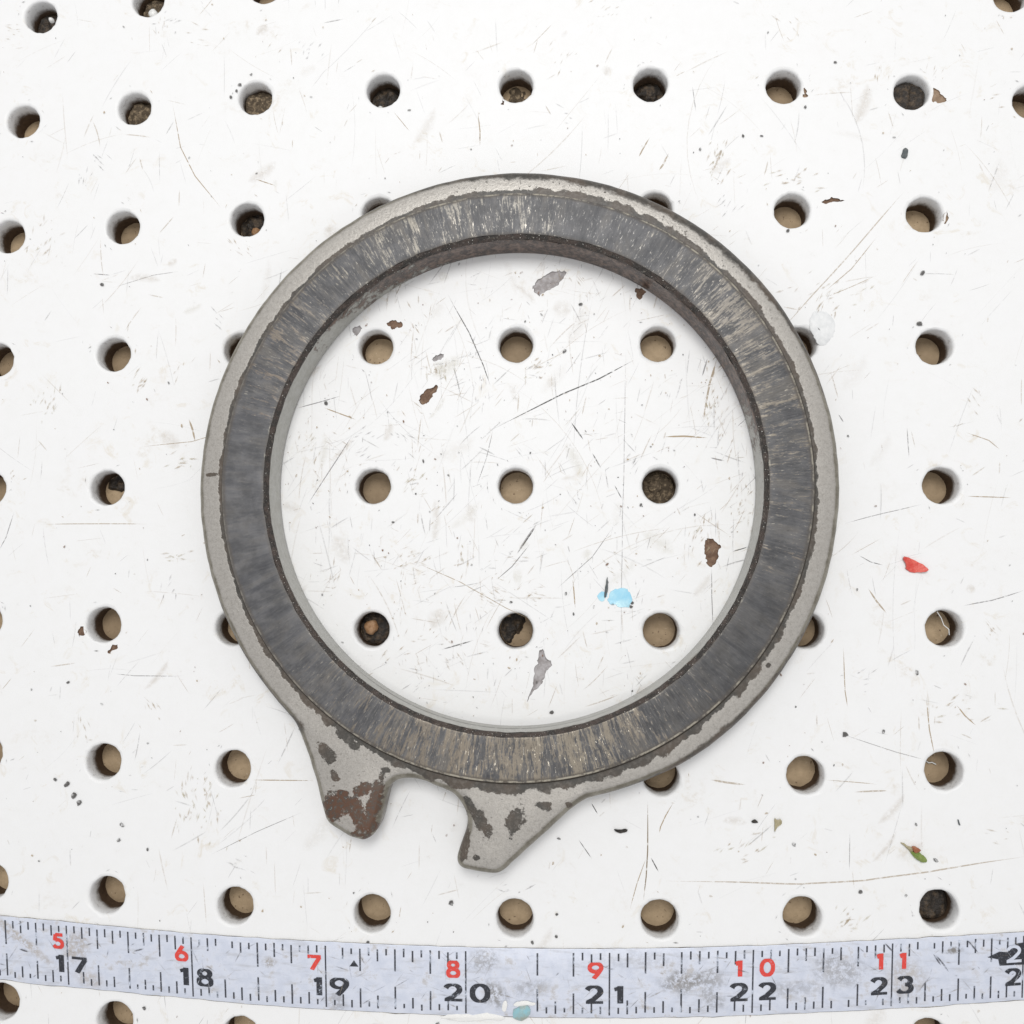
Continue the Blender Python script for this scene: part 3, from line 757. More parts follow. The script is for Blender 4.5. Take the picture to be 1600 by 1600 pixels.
# numerals: pen strokes in a unit box (x right, y up)
def arc(cx, cy, rx, ry, a0, a1, n=22): return [(cx + rx * math.cos(math.radians(a0 + (a1 - a0) * i / n)), cy + ry * math.sin(math.radians(a0 + (a1 - a0) * i / n))) for i in range(n + 1)]
def line(*p):
    out = []
    for a, b in zip(p, p[1:]):
        out += [(a[0] + (b[0] - a[0]) * t / 8, a[1] + (b[1] - a[1]) * t / 8) for t in range(8)]
    return out + [p[-1]]
GL = {
    '0': [arc(0.5, 0.5, 0.38, 0.42, 90, 450, 44)],
    '1': [line((0.66, 0.0), (0.66, 1.0)), line((0.12, 0.80), (0.66, 0.90))],
    '2': [arc(0.47, 0.68, 0.36, 0.25, 165, -35) + line((0.74, 0.50), (0.45, 0.25), (0.12, 0.09)), line((0.05, 0.085), (0.98, 0.085))],
    '3': [arc(0.46, 0.71, 0.33, 0.23, 160, -80), arc(0.46, 0.29, 0.38, 0.24, 85, -165)],
    '5': [line((0.90, 0.90), (0.26, 0.90)), line((0.27, 0.90), (0.20, 0.50)), arc(0.46, 0.32, 0.40, 0.25, 125, -160)],
    '6': [arc(0.5, 0.31, 0.37, 0.25, 90, 450, 36), line((0.62, 0.98), (0.40, 0.72), (0.20, 0.45), (0.14, 0.32))],
    '7': [line((0.02, 0.90), (0.95, 0.90)), line((0.86, 0.86), (0.58, 0.45), (0.30, 0.0))],
    '8': [arc(0.5, 0.74, 0.30, 0.20, 90, 450, 32), arc(0.5, 0.28, 0.37, 0.23, 90, 450, 36)],
    '9': [arc(0.5, 0.69, 0.37, 0.25, 90, 450, 36), line((0.86, 0.66), (0.80, 0.52), (0.60, 0.26), (0.36, 0.0))],
}
def glyph_mesh(ch, s0, s1, v0, v1, thin, thick, z0):
    V, F = [], []
    gw, gh = (s1 - s0), (v1 - v0) * 0.475
    for si, st in enumerate(GL[ch]):
        n = len(st); closed = abs(st[0][0] - st[-1][0]) + abs(st[0][1] - st[-1][1]) < 1e-6
        P_ = [Vector((x * gw, y * gh)) for x, y in st]
        b0 = len(V)
        for i in range(n):
            a = P_[i - 1] if i else (P_[-2] if closed else P_[0]); b = P_[i + 1] if i < n - 1 else (P_[1] if closed else P_[-1])
            d = (b - a); d = d.normalized() if d.length else Vector((1, 0))
            nn = Vector((-d.y, d.x)); hw = (thin + (thick - thin) * abs(nn.x)) / 2
            for sg in (-1, 1):
                p = P_[i] + nn * hw * sg
                x = min(max(p.x, 0), gw) / gw; y = min(max(p.y, 0), gh) / gh
                V.append(tp(s0 + (s1 - s0) * x, v1 + (v0 - v1) * y, z0 + si * 0.0006))
        for i in range(n - 1):
            a = b0 + 2 * i; F.append((a, a + 2, a + 3, a + 1))
    return V, F
NUM = [  # character, pixel box in the photograph, ink
    ('5', 82, 1458, 99.5, 1482.5, 'red_ink'), ('1', 86, 1492, 101, 1518.5, 'ink'), ('7', 112, 1495, 137, 1521, 'ink'),
    ('6', 273, 1477, 294, 1502, 'red_ink'), ('1', 280, 1512, 296, 1539, 'ink'), ('8', 307, 1514, 333, 1541.5, 'ink'),
    ('7', 480, 1492, 502.5, 1516, 'red_ink'), ('1', 489, 1527, 504, 1555, 'ink_worn'), ('9', 515, 1528, 545.5, 1556, 'ink'),
    ('8', 697, 1501, 719, 1528, 'red_ink'), ('2', 693, 1537, 723, 1565, 'ink'), ('0', 734, 1537, 766, 1567, 'ink'),
    ('9', 918, 1504, 943, 1530, 'red_ink'), ('2', 914, 1540, 943, 1569, 'ink'), ('1', 958, 1541, 975, 1568, 'ink'),
    ('1', 1148, 1501, 1161, 1526, 'red_ink'), ('0', 1187, 1498, 1211, 1526, 'red_ink'), ('2', 1140, 1536, 1169, 1565, 'ink'), ('2', 1185, 1535, 1213, 1563, 'ink'),
    ('1', 1369, 1490, 1381, 1515, 'red_ink'), ('1', 1405, 1489, 1417, 1514, 'red_ink'), ('2', 1360, 1527, 1387, 1555, 'ink'), ('3', 1401, 1525, 1428, 1552.5, 'ink'),
    ('2', 1570, 1513, 1596, 1540.5, 'ink'), ('4', 1606, 1511, 1632, 1538, 'ink')]
GL['4'] = [line((0.68, 0.0), (0.68, 1.0)), line((0.64, 0.97), (0.06, 0.30)), line((0.04, 0.27), (0.98, 0.27))]
for ch, xa, ya, xb, yb, mt in NUM:
    (sa, va), (sb, vb) = inv(xa, (ya + yb) / 2), inv(xb, (ya + yb) / 2)
    _, v0 = inv((xa + xb) / 2, ya); _, v1 = inv((xa + xb) / 2, yb)
    red = mt == 'red_ink'
    if red and ch == '1': V, F = glyph_mesh('1', sa, sb, v0, v1, 0.030, 0.032, ZTAPE + 0.003)
    else: V, F = glyph_mesh(ch, sa, sb, v0, v1, 0.026 if red else 0.018, 0.030 if red else 0.042, ZTAPE + 0.003)
    mesh('numeral', V, F, M[mt], tape, TO)
# foot marker printed at the twelve-inch line: black pointer and block with a pale 2
def px_poly(name, pxs, mat, z):
    ps = [at(x, y, z) for x, y in pxs]
    return mesh(name, ps, [tuple(range(len(ps)))[::-1]], mat, tape, TO)
px_poly('foot_pointer', [(1543, 1496), (1562, 1487), (1574, 1488), (1590, 1474), (1640, 1468), (1640, 1505), (1562, 1509), (1560, 1499)], M['ink'], ZTAPE + 0.003)
(sa, va), (sb, vb) = inv(1572, 1490), inv(1597, 1490); _, v0 = inv(1585, 1477); _, v1 = inv(1585, 1504)
V, F = glyph_mesh('2', sa, sb, v0, v1, 0.020, 0.026, ZTAPE + 0.0045); mesh('numeral', V, F, M['tape'], tape, TO)
px_poly('diamond_print', [(546, 1510), (553, 1500.5), (560, 1510.5)], M['ink'], ZTAPE + 0.003)

# ------------------------------------------------------------------ loose bits
def flake(name, pxs, mat, thick, label, cat, z=0.0008, amp=0.006, it=1, bow=0.0, group=None, parent=None, dome=0.0, slots=None):
    pl = outline(pxs, 0.0, it, amp, len(pxs) * 1.7 + pxs[0][0], 2)
    n = len(pl); ce = sum(pl, Vector((0, 0))) / n
    rad = max((p - ce).length for p in pl)
    ax = max(((p - ce) for p in pl), key=lambda d: d.length).normalized()
    def zz(p, base):
        t = (p - ce).dot(ax) / rad
        return z + base + bow * t * t + thick * 0.35 * nz(p.x * 25, p.y * 25, 3)*(1 if base else 0)
    vs = [(p.x, p.y, max(z, zz(p, 0))) for p in pl]
    vs += [(ce.x + (p.x - ce.x) * 0.96, ce.y + (p.y - ce.y) * 0.96, zz(p, thick)) for p in pl]
    vs += [(ce.x + (p.x - ce.x) * 0.5, ce.y + (p.y - ce.y) * 0.5, zz(ce + (p - ce) * 0.5, thick + dome * 0.75)) for p in pl]
    vs.append((ce.x, ce.y, zz(ce, thick + dome)))
    fs = []
    for l in range(2):
        for i in range(n):
            k = (i + 1) % n; fs.append((l * n + i, l * n + k, (l + 1) * n + k, (l + 1) * n + i))
    fs += [(2 * n + i, 2 * n + (i + 1) % n, 3 * n) for i in range(n)]
    if parent: o = mesh(name, vs, fs, M[mat], parent, Vector(parent.location) / IN)
    else:
        o = mesh(name, vs, fs, M[mat], None, (ce.x, ce.y, 0)); tag(o, label, cat, group)
    bm = bmesh.new(); bm.from_mesh(o.data); bmesh.ops.recalc_face_normals(bm, faces=bm.faces); bm.to_mesh(o.data); bm.free()
    autosmooth(o, 40)
    return o
flake('paint_flake', [(1408, 873), (1413, 869), (1432, 877), (1446, 886), (1449, 892), (1443, 895), (1424, 895), (1413, 889), (1415, 883)], 'red', 0.012, 'bright red paint flake lying on the white pegboard', 'flake', bow=0.02)
flake('black_flake', [(958, 1294), (968, 1297), (981, 1294), (978, 1300), (970, 1302), (962, 1300)], 'black', 0.008, 'black crescent flake below the lug with flaked paint', 'flake', bow=0.02)
flake('grey_flake', [(1406, 246), (1410, 234), (1414, 231), (1418, 235), (1416, 248)], 'slate', 0.010, 'small dark grey wedge-shaped flake between two rows of holes', 'flake')
flake('black_crumb', [(1173, 1283), (1177, 1279), (1181, 1280), (1184, 1284), (1176, 1285)], 'black', 0.012, 'tiny black crumb beside a tan leaf scrap', 'crumb', it=1)
flake('leaf_scrap', [(1209, 1276), (1214, 1281), (1220, 1279), (1220, 1288), (1212, 1292), (1208, 1300), (1210, 1288)], 'straw', 0.014, 'small dry tan leaf scrap beside a black crumb', 'leaf scrap', bow=0.02)
flake('black_sliver', [(1495, 1279), (1498, 1281), (1500, 1289), (1497, 1288)], 'slate', 0.008, 'thin dark sliver of grit above the green leaf bud', 'sliver')
lf = empty('leaf_bud', at(1425, 1330)); tag(lf, 'green leaf bud with dry stalk and reddish scale on the pegboard', 'leaf bud')
flake('leaf_blade', [(1420, 1330), (1430, 1328), (1438, 1333), (1447, 1342), (1447, 1347), (1440, 1348), (1430, 1342)], 'green', 0.018, None, None, parent=lf, dome=0.02)
flake('stalk', [(1405, 1316), (1408, 1316), (1420, 1323), (1428, 1328), (1424, 1333), (1416, 1327)], 'straw', 0.012, None, None, parent=lf, dome=0.012)
flake('bud_scale', [(1422, 1324), (1428, 1320), (1435, 1326), (1434, 1330), (1427, 1332)], 'bud', 0.032, None, None, parent=lf, dome=0.012)
flake('paint_smear', [(950, 937), (960, 923), (972, 919), (984, 922), (989, 938), (986, 946), (974, 950), (962, 948), (953, 944)], 'blue', 0.0035, 'pale blue paint smear inside the ring near a drilled hole', 'paint smear', amp=0.015, dome=0.003)
flake('paint_fleck', [(931, 932), (936, 924), (943, 924), (949, 930), (944, 937), (936, 938)], 'blue', 0.002, 'small faint blue paint fleck crossed by a dark gouge', 'paint fleck', amp=0.02)
flake('gouge_curl', [(943, 932), (946, 912), (949, 899), (950, 905), (950, 922), (946, 934)], 'slate', 0.006, 'dark grey curled gouge sliver beside the blue paint smear', 'sliver', z=0.0045)
flake('teal_paint_blob', [(800, 1586), (806, 1572), (815, 1567), (826, 1572), (829, 1582), (824, 1591), (812, 1593), (803, 1591)], 'teal', 0.004, 'dirty teal paint blob on the lower edge of the measuring tape', 'paint blob', z=ZTAPE + 0.001, amp=0.018, dome=0.010)
flake('glue_dab', [(1265, 497), (1274, 486), (1290, 485), (1303, 496), (1307, 514), (1300, 530), (1288, 541), (1276, 537), (1270, 522), (1264, 512)], 'white_dab', 0.0025, 'round dull white glue dab beside a hole at the ring edge', 'glue dab', amp=0.012, dome=0.003)
flake('paint_ridge', [(684, 1587), (705, 1583), (740, 1584), (768, 1582), (790, 1584), (788, 1591), (750, 1594), (705, 1593)], 'bead', 0.003, 'long white paint ridge lapping the lower edge of the measuring tape', 'paint ridge', z=ZTAPE - 0.002, amp=0.012, dome=0.003)
flake('paint_drip', [(784, 1578), (786, 1564), (790, 1559), (793, 1566), (792, 1580)], 'bead', 0.003, 'small white paint drip on the tape beside the teal blob', 'paint drip', z=ZTAPE + 0.0045, amp=0.006, dome=0.003)
flake('paint_lip', [(801, 1567), (812, 1561), (826, 1562), (838, 1566), (834, 1570), (820, 1568), (806, 1571)], 'bead', 0.003, 'white paint lip curving over the top of the teal blob', 'paint lip', z=ZTAPE + 0.0045, amp=0.006, dome=0.003)

# clumps packed in some of the holes
def clump(j, row, mat, depth, label, seed, fillr=0.119, part=None, amp=0.035, squash=None):
    cx, cy = HOLE[(j, row)]
    ro = empty('grime_clump', (cx, cy, -0.218)) if part else None
    vs, fs = [], []
    nr, na = 7, 26
    vs.append((cx, cy, depth + amp * nz(0, 0, seed)))
    for r in range(1, nr + 1):
        for a in range(na):
            t = 2 * math.pi * a / na; rr = fillr * r / nr
            x, y = rr * math.cos(t), rr * math.sin(t)
            zc = depth + amp * nz(x * 16, y * 16, seed) + amp * 0.5 * nz(x * 45, y * 45, seed)
            if squash: zc -= max(0, x * squash[0] + y * squash[1] + squash[2])
            zc = max(-0.240 if squash else -0.2175, zc - 0.02 * (r / nr) ** 3)
            vs.append((cx + x, cy + y, zc))
    for a in range(na): fs.append((0, 1 + a, 1 + (a + 1) % na))
    for r in range(nr - 1):
        for a in range(na):
            b = 1 + r * na; k = (a + 1) % na
            fs.append((b + a, b + na + a, b + na + k, b + k))
    if part:
        o = mesh('grime', vs, fs, M[mat], ro, (cx, cy, -0.218)); autosmooth(o, 60)
        dx, dy, pr, pm, pz = part
        pv, pf = [], []
        for r in range(5):
            for a in range(14):
                t = 2 * math.pi * a / 14; ph = r / 4 * math.pi / 2
                q = pr * math.cos(ph) * (1 + 0.25 * nz(math.cos(t) * 2, math.sin(t) * 2, seed + 5)) + 1e-4
                pv.append((cx + dx + q * math.cos(t), cy + dy + q * math.sin(t), pz + 0.035 * math.sin(ph) + 0.006 * nz(t * 2, r, seed)))
        for r in range(4):
            for a in range(14):
                k = (a + 1) % 14; pf.append((r * 14 + a, r * 14 + k, (r + 1) * 14 + k, (r + 1) * 14 + a))
        o2 = mesh('crumb', pv, pf, M[pm], ro, (cx, cy, -0.218)); autosmooth(o2, 60); top = ro
    else:
        top = mesh('grime_clump', vs, fs, M[mat], None, (cx, cy, -0.218)); autosmooth(top, 60)
    tag(top, label, 'grime', 'grime packed in the drilled holes')
clump(-1, 5, 'grime', -0.16, 'black oily grime with a rust-brown lump filling a hole inside the ring', 1.0, part=(-0.035, 0.012, 0.055, 'lump', -0.15))
clump(1, 4, 'dust', -0.17, 'lumpy brown-grey crust in a hole inside the ring above the blue smear', 2.0, part=(-0.02, 0.01, 0.05, 'dust', -0.165))
clump(0, 5, 'grime', -0.19, 'black tarry grime half covering a hole inside the ring beside the grey gouge', 3.0, squash=(0.9, -0.6, 0.0))
clump(-1, 1, 'grime', -0.15, 'dark grime with pale crumbs filling the hole beside the nicked sawdust hole', 4.0, part=(-0.05, -0.06, 0.022, 'bead', -0.16))
clump(0, 1, 'dust', -0.21, 'loose brown sawdust in the nicked hole beyond the ring', 5.0, part=(0.0, -0.07, 0.026, 'bead', -0.20), squash=(0, -0.5, 0.0))
clump(1, 1, 'grime', -0.17, 'dark grime heaped on one side of a hole next to the nicked hole', 6.0, squash=(-0.4, -1.4, 0.0))
clump(-2, 1, 'dust', -0.10, 'dark grey dust filling a hole ringed by black specks', 7.0)
clump(-3, 1, 'dust', -0.12, 'brown dust clump in the hole between the speck-ringed hole and the board edge', 8.0, squash=(0.4, -0.4, 0.0))
clump(3, 1, 'grime', -0.06, 'grey-black gritty crust filling the hole beside a tan triangular chip', 9.0, amp=0.028)
clump(-2, 2, 'grime', -0.18, 'black grime with an orange-brown crumb in a hole left outside the ring', 10.0, part=(0.01, -0.03, 0.038, 'lump', -0.18))
clump(-3, 4, 'grime', -0.19, 'black tarry wedge half filling a hole across the ring from the red flake', 11.0, squash=(-0.3, -2.2, 0.02))
clump(3, 7, 'grime', -0.14, 'black oily grime filling the hole nearest the green leaf bud', 12.0, amp=0.02)
clump(-4, 0, 'grime', -0.13, 'dark dusty grime in the corner hole with a white nick', 13.0, part=(0.06, 0.0, 0.02, 'bead', -0.06))
clump(-3, 0, 'dust', -0.14, 'grey dust with a pale crumb in the hole next to the corner hole', 14.0, part=(0.0, -0.05, 0.04, 'bead', -0.10))
# thread caught in a hole
def tube(name, pts, r, mat, label, cat):
    V, F = [], []
    n = len(pts)
    for i, p in enumerate(pts):
        d = (Vector(pts[min(i + 1, n - 1)]) - Vector(pts[max(i - 1, 0)])).normalized()
        u = d.cross(Vector((0, 0, 1)));  u = u.normalized() if u.length > 1e-4 else Vector((1, 0, 0)); w_ = d.cross(u)
        for a in range(6):
            t = a * math.pi / 3; V.append(Vector(p) + (u * math.cos(t) + w_ * math.sin(t)) * r)
    for i in range(n - 1):
        for a in range(6):
            k = (a + 1) % 6; F.append((i * 6 + a, i * 6 + k, (i + 1) * 6 + k, (i + 1) * 6 + a))
    o = mesh(name, V, F, M[mat], None, pts[0], smooth=True); tag(o, label, cat); return o
hx, hy = HOLE[(3, 5)]
tube('fibre', [(hx - 0.03, hy + 0.115, -0.05), (hx + 0.01, hy + 0.07, -0.08), (hx + 0.03, hy + 0.02, -0.09), (hx + 0.06, hy - 0.01, -0.08), (hx + 0.07, hy - 0.05, -0.10)], 0.0035, 'fibre', 'thin white fibre curled inside a hole below the red flake', 'fibre')
hx, hy = HOLE[(3, 6)]
tube('fibre', [(hx - 0.04, hy + 0.03, -0.212), (hx - 0.02, hy + 0.015, -0.205), (hx + 0.0, hy + 0.02, -0.201), (hx + 0.03, hy + 0.005, -0.209)], 0.005, 'fibre', 'short white fibre lying at the bottom of a hole above the leaf bud', 'fibre')

# ------------------------------------------------------------------ scratches, scuffs and grit
class Marks:
    def __init__(s): s.v, s.f, s.c = [], [], []
    def stroke(s, pts, wid, col, alpha, z):
        n = len(pts); b = len(s.v)
        for i, p in enumerate(pts):
            d = Vector(pts[min(i + 1, n - 1)]) - Vector(pts[max(i - 1, 0)])
            if d.length == 0: d = Vector((1, 0))
            d.normalize(); nn = Vector((-d.y, d.x)); t = i / (n - 1)
            tp_ = min(1.0, 4 * t, 4 * (1 - t)) * 0.8 + 0.2
            al = alpha * min(1.0, 0.15 + 5 * t, 0.15 + 5 * (1 - t))
            for sg in ((-1, 1) if wid < 0.016 else (-1, 0, 1)):
                q = Vector(p) + nn * wid / 2 * tp_ * sg; s.v.append((q.x, q.y, z)); s.c.append((*col, al if wid < 0.016 or sg == 0 else 0.0))
        m = 2 if wid < 0.016 else 3
        for i in range(n - 1):
            for j_ in range(m - 1):
                a = b + m * i + j_; s.f.append((a, a + m, a + m + 1, a + 1))
    def dot(s, p, r, col, alpha, z, st=1.0, ang=0.0, n=7):
        b = len(s.v)
        ph = random.uniform(0, 9)
        for i in range(n):
            t = 2 * math.pi * i / n; rr = r * (0.75 + 0.5 * abs(nz(math.cos(t) * 2, math.sin(t) * 2, ph)) + random.uniform(-0.15, 0.15))
            x, y = rr * st * math.cos(t), rr * math.sin(t)
            s.v.append((p[0] + x * math.cos(ang) - y * math.sin(ang), p[1] + x * math.sin(ang) + y * math.cos(ang), z)); s.c.append((*col, alpha))
        s.f.append(tuple(range(b, b + n)))
    def build(s, name, mat, parent, origin):
        o = mesh(name, s.v, s.f, mat, parent, origin)
        a = o.data.color_attributes.new('mark', 'FLOAT_COLOR', 'POINT')
        for d, c in zip(a.data, s.c): d.color = c
        o['kind'] = 'stuff'
        return o
def clear(p, r=0.175):
    jx, ry = round(p[0]), round(5 - p[1])
    for dj in (-1, 0, 1):
        for dr in (-1, 0, 1):
            h = HOLE.get((jx + dj, ry + dr))
            if h and (h[0] - p[0]) ** 2 + (h[1] - p[1]) ** 2 < r * r: return False
    return True
mk = Marks()
zc = [0.0008]
def zn():
    zc[0] += 0.0000014; return zc[0]
DK, TN, GR = (0.10, 0.095, 0.09), (0.46, 0.36, 0.24), (0.36, 0.35, 0.35)
def pxs(*p): return [at(x, y).to_2d() for x, y in p]
def dense_line(p, n=10, wob=0.0):
    out = []
    for a, b in zip(p, p[1:]):
        for t in range(n):
            q = Vector(a).lerp(Vector(b), t / n); out.append(q + Vector((nz(q.x * 3, q.y * 3, 1), nz(q.x * 3, q.y * 3, 7))) * wob)
    out.append(Vector(p[-1])); return out
NAMED = [  # pixel path, width px, colour, strength
    ([(771, 670), (880, 615), (935, 592), (990, 563)], 2.0, DK, 0.85), ([(700, 460), (733, 520), (755, 570), (766, 602)], 1.6, DK, 0.75), ([(551, 680), (517, 732), (482, 787)], 1.6, GR, 0.9),
    ([(770, 672), (760, 715), (745, 760)], 1.3, GR, 0.6), ([(463, 638), (500, 628), (532, 619)], 1.6, GR, 0.8), ([(507, 637), (530, 646), (556, 656)], 1.8, TN, 0.9), ([(838, 820), (824, 840), (808, 865)], 3.2, GR, 0.95),
    ([(835, 826), (815, 855)], 1.6, DK, 0.8), ([(776, 906), (800, 885), (828, 850)], 1.5, GR, 0.8), ([(1037, 683), (1070, 682), (1105, 684)], 2.6, TN, 0.9), ([(978, 545), (976, 680), (972, 850), (970, 1040)], 1.2, GR, 0.45),
    ([(1112, 888), (1112, 930), (1114, 985)], 1.4, GR, 0.75), ([(1144, 862), (1158, 858), (1172, 854)], 1.6, DK, 0.7), ([(892, 660), (903, 676), (911, 687)], 2.2, DK, 0.8), ([(925, 708), (939, 732)], 2.0, DK, 0.6),
    ([(960, 758), (972, 780)], 1.6, DK, 0.6), ([(1412, 300), (1360, 360), (1290, 440), (1212, 525)], 2.0, TN, 0.38), ([(1370, 370), (1330, 420), (1290, 455)], 1.5, TN, 0.5), ([(22, 800), (10, 840), (0, 858)], 1.6, GR, 0.6),
    ([(270, 165), (282, 230), (305, 275), (345, 325)], 1.5, TN, 0.75), ([(1040, 1376), (1130, 1378), (1250, 1381), (1350, 1376), (1450, 1362), (1540, 1347), (1600, 1338)], 2.2, TN, 0.45), ([(1012, 1252), (1012, 1330), (1010, 1370), (1006, 1406)], 1.8, TN, 0.95),
    ([(1012, 1252), (1012, 1330), (1010, 1370), (1006, 1406)], 0.9, DK, 0.6), ([(1052, 1255), (1040, 1275), (1032, 1292), (1030, 1302)], 1.6, TN, 0.85), ([(1010, 1340), (996, 1380), (985, 1420)], 1.3, TN, 0.7), ([(904, 1312), (925, 1342)], 1.4, DK, 0.6),
    ([(924, 1255), (934, 1272)], 1.5, DK, 0.8), ([(1017, 1340), (1029, 1362)], 1.7, DK, 0.8), ([(1495, 1102), (1508, 1118), (1525, 1133)], 1.8, TN, 0.95), ([(1447, 1090), (1452, 1140), (1460, 1180)], 1.6, TN, 0.8), ([(1318, 1010), (1320, 1080), (1324, 1105)], 1.4, TN, 0.7),
    ([(1342, 868), (1360, 878), (1380, 883)], 1.2, DK, 0.65), ([(1505, 947), (1550, 938), (1600, 922)], 1.6, GR, 0.75), ([(1357, 920), (1370, 940), (1385, 958)], 2.6, TN, 0.6), ([(1310, 1145), (1400, 1175), (1445, 1187)], 1.2, GR, 0.5), ([(1510, 775), (1580, 778)], 1.6, TN, 0.7),
    ([(1320, 818), (1380, 802), (1440, 788)], 1.3, GR, 0.55), ([(1310, 648), (1318, 660)], 1.8, GR, 0.8), ([(1510, 676), (1545, 688), (1562, 702)], 1.4, TN, 0.6), ([(1417, 668), (1420, 715)], 1.6, GR, 0.5), ([(295, 655), (301, 672), (305, 690)], 3.0, TN, 0.7),
    ([(145, 428), (172, 430)], 1.6, GR, 0.7), ([(175, 450), (240, 430), (280, 424)], 1.2, GR, 0.45), ([(180, 1053), (210, 1056), (285, 1056)], 1.4, GR, 0.55), ([(63, 819), (160, 818), (230, 819)], 1.3, TN, 0.6), ([(395, 1219), (490, 1219)], 1.5, TN, 0.8), ([(330, 1335), (400, 1300), (470, 1270)], 1.1, GR, 0.6),
    ([(505, 36), (537, 30)], 2.0, GR, 0.4), ([(400, 280), (430, 290)], 1.6, TN, 0.8), ([(747, 178), (750, 205), (750, 228)], 1.7, TN, 0.8), ([(615, 175), (640, 205)], 1.1, TN, 0.7), ([(1082, 135), (1087, 175)], 1.5, GR, 0.5), ([(1015, 215), (1003, 235), (998, 245)], 2.2, TN, 0.7),
    ([(1045, 240), (1036, 258), (1030, 266)], 3.0, TN, 0.55), ([(1120, 245), (1128, 235), (1113, 270)], 3.2, TN, 0.35), ([(870, 920), (925, 870), (957, 825)], 1.3, GR, 0.55), ([(895, 906), (897, 925), (899, 950)], 1.8, TN, 0.9), ([(640, 875), (720, 910), (790, 950), (835, 970)], 1.2, TN, 0.6),
    ([(690, 1015), (740, 1000)], 2.0, DK, 0.6), ([(1120, 560), (1108, 600), (1098, 660)], 3.0, TN, 0.55), ([(1105, 560), (1097, 588)], 2.2, GR, 0.8), ([(1177, 640), (1165, 655), (1150, 668)], 1.2, GR, 0.6), ([(1110, 715), (1132, 720)], 2.2, GR, 0.8), ([(1290, 465), (1325, 450), (1370, 430)], 1.2, TN, 0.5), ([(1290, 1218), (1330, 1222), (1370, 1226)], 1.2, TN, 0.5),
    ([(1110, 1218), (1135, 1222), (1165, 1226)], 3.0, TN, 0.45), ([(640, 1170), (560, 1200)], 1.0, GR, 0.4), ([(1335, 1238), (1390, 1236)], 2.4, TN, 0.45), ([(350, 675), (300, 690), (220, 698)], 1.3, TN, 0.5), ([(1328, 1300), (1327, 1360)], 1.2, GR, 0.5),
]
for path, wpx, col, al in NAMED:
    mk.stroke(dense_line(pxs(*path), 8, 0.004), wpx / 222, col, al, zn())
rnd = random.Random(21)
def rand_pt():
    if rnd.random() < 0.30:
        while True:
            x, y = rnd.uniform(-1.72, 1.72), rnd.uniform(-1.72, 1.72)
            if x * x + y * y < 2.95: return Vector((x, y + 1.015))
    return Vector((rnd.uniform(-4.6, 4.6), rnd.uniform(-3.2, 5.6)))
cnt = 0
while cnt < 2000:
    p = rand_pt(); a = rnd.choice([rnd.uniform(0, math.pi), rnd.gauss(1.55, 0.25), rnd.gauss(0.6, 0.4)]); L = min(1.4, rnd.lognormvariate(-1.75, 0.75)); cv = rnd.gauss(0, 0.5)
    n = 10; q = p.copy(); path = []; ok = True
    for i in range(n):
        path.append(q.copy()); ok = ok and clear(q)
        q = q + Vector((math.cos(a), math.sin(a))) * (L / n); a += cv * L / n
    if not ok: continue
    u = rnd.random()
    col, al = (DK, rnd.uniform(0.15, 0.5)) if u < 0.12 else ((TN, rnd.uniform(0.15, 0.6)) if u < 0.55 else (GR, rnd.uniform(0.12, 0.5)))
    al *= 0.58
    if L > 0.35: al *= 0.6
    mk.stroke(path, rnd.choice([0.003, 0.004, 0.005, 0.006, 0.009]), col, al, zn()); cnt += 1
# broad faint smears
for _ in range(150):
    p = rand_pt(); a = rnd.choice([rnd.uniform(0, math.pi), rnd.gauss(0.7, 0.4)]); L = rnd.uniform(0.08, 0.45); n = 7; path = []
    for i in range(n): path.append(p + Vector((math.cos(a + 0.3 * i / n), math.sin(a + 0.3 * i / n))) * (L * i / n))
    wd = rnd.uniform(0.04, 0.16)
    if all(clear(q, 0.17 + wd) for q in path): mk.stroke(path, wd, rnd.choice([TN, TN, (0.55, 0.50, 0.36)]), rnd.uniform(0.05, 0.20), zn())
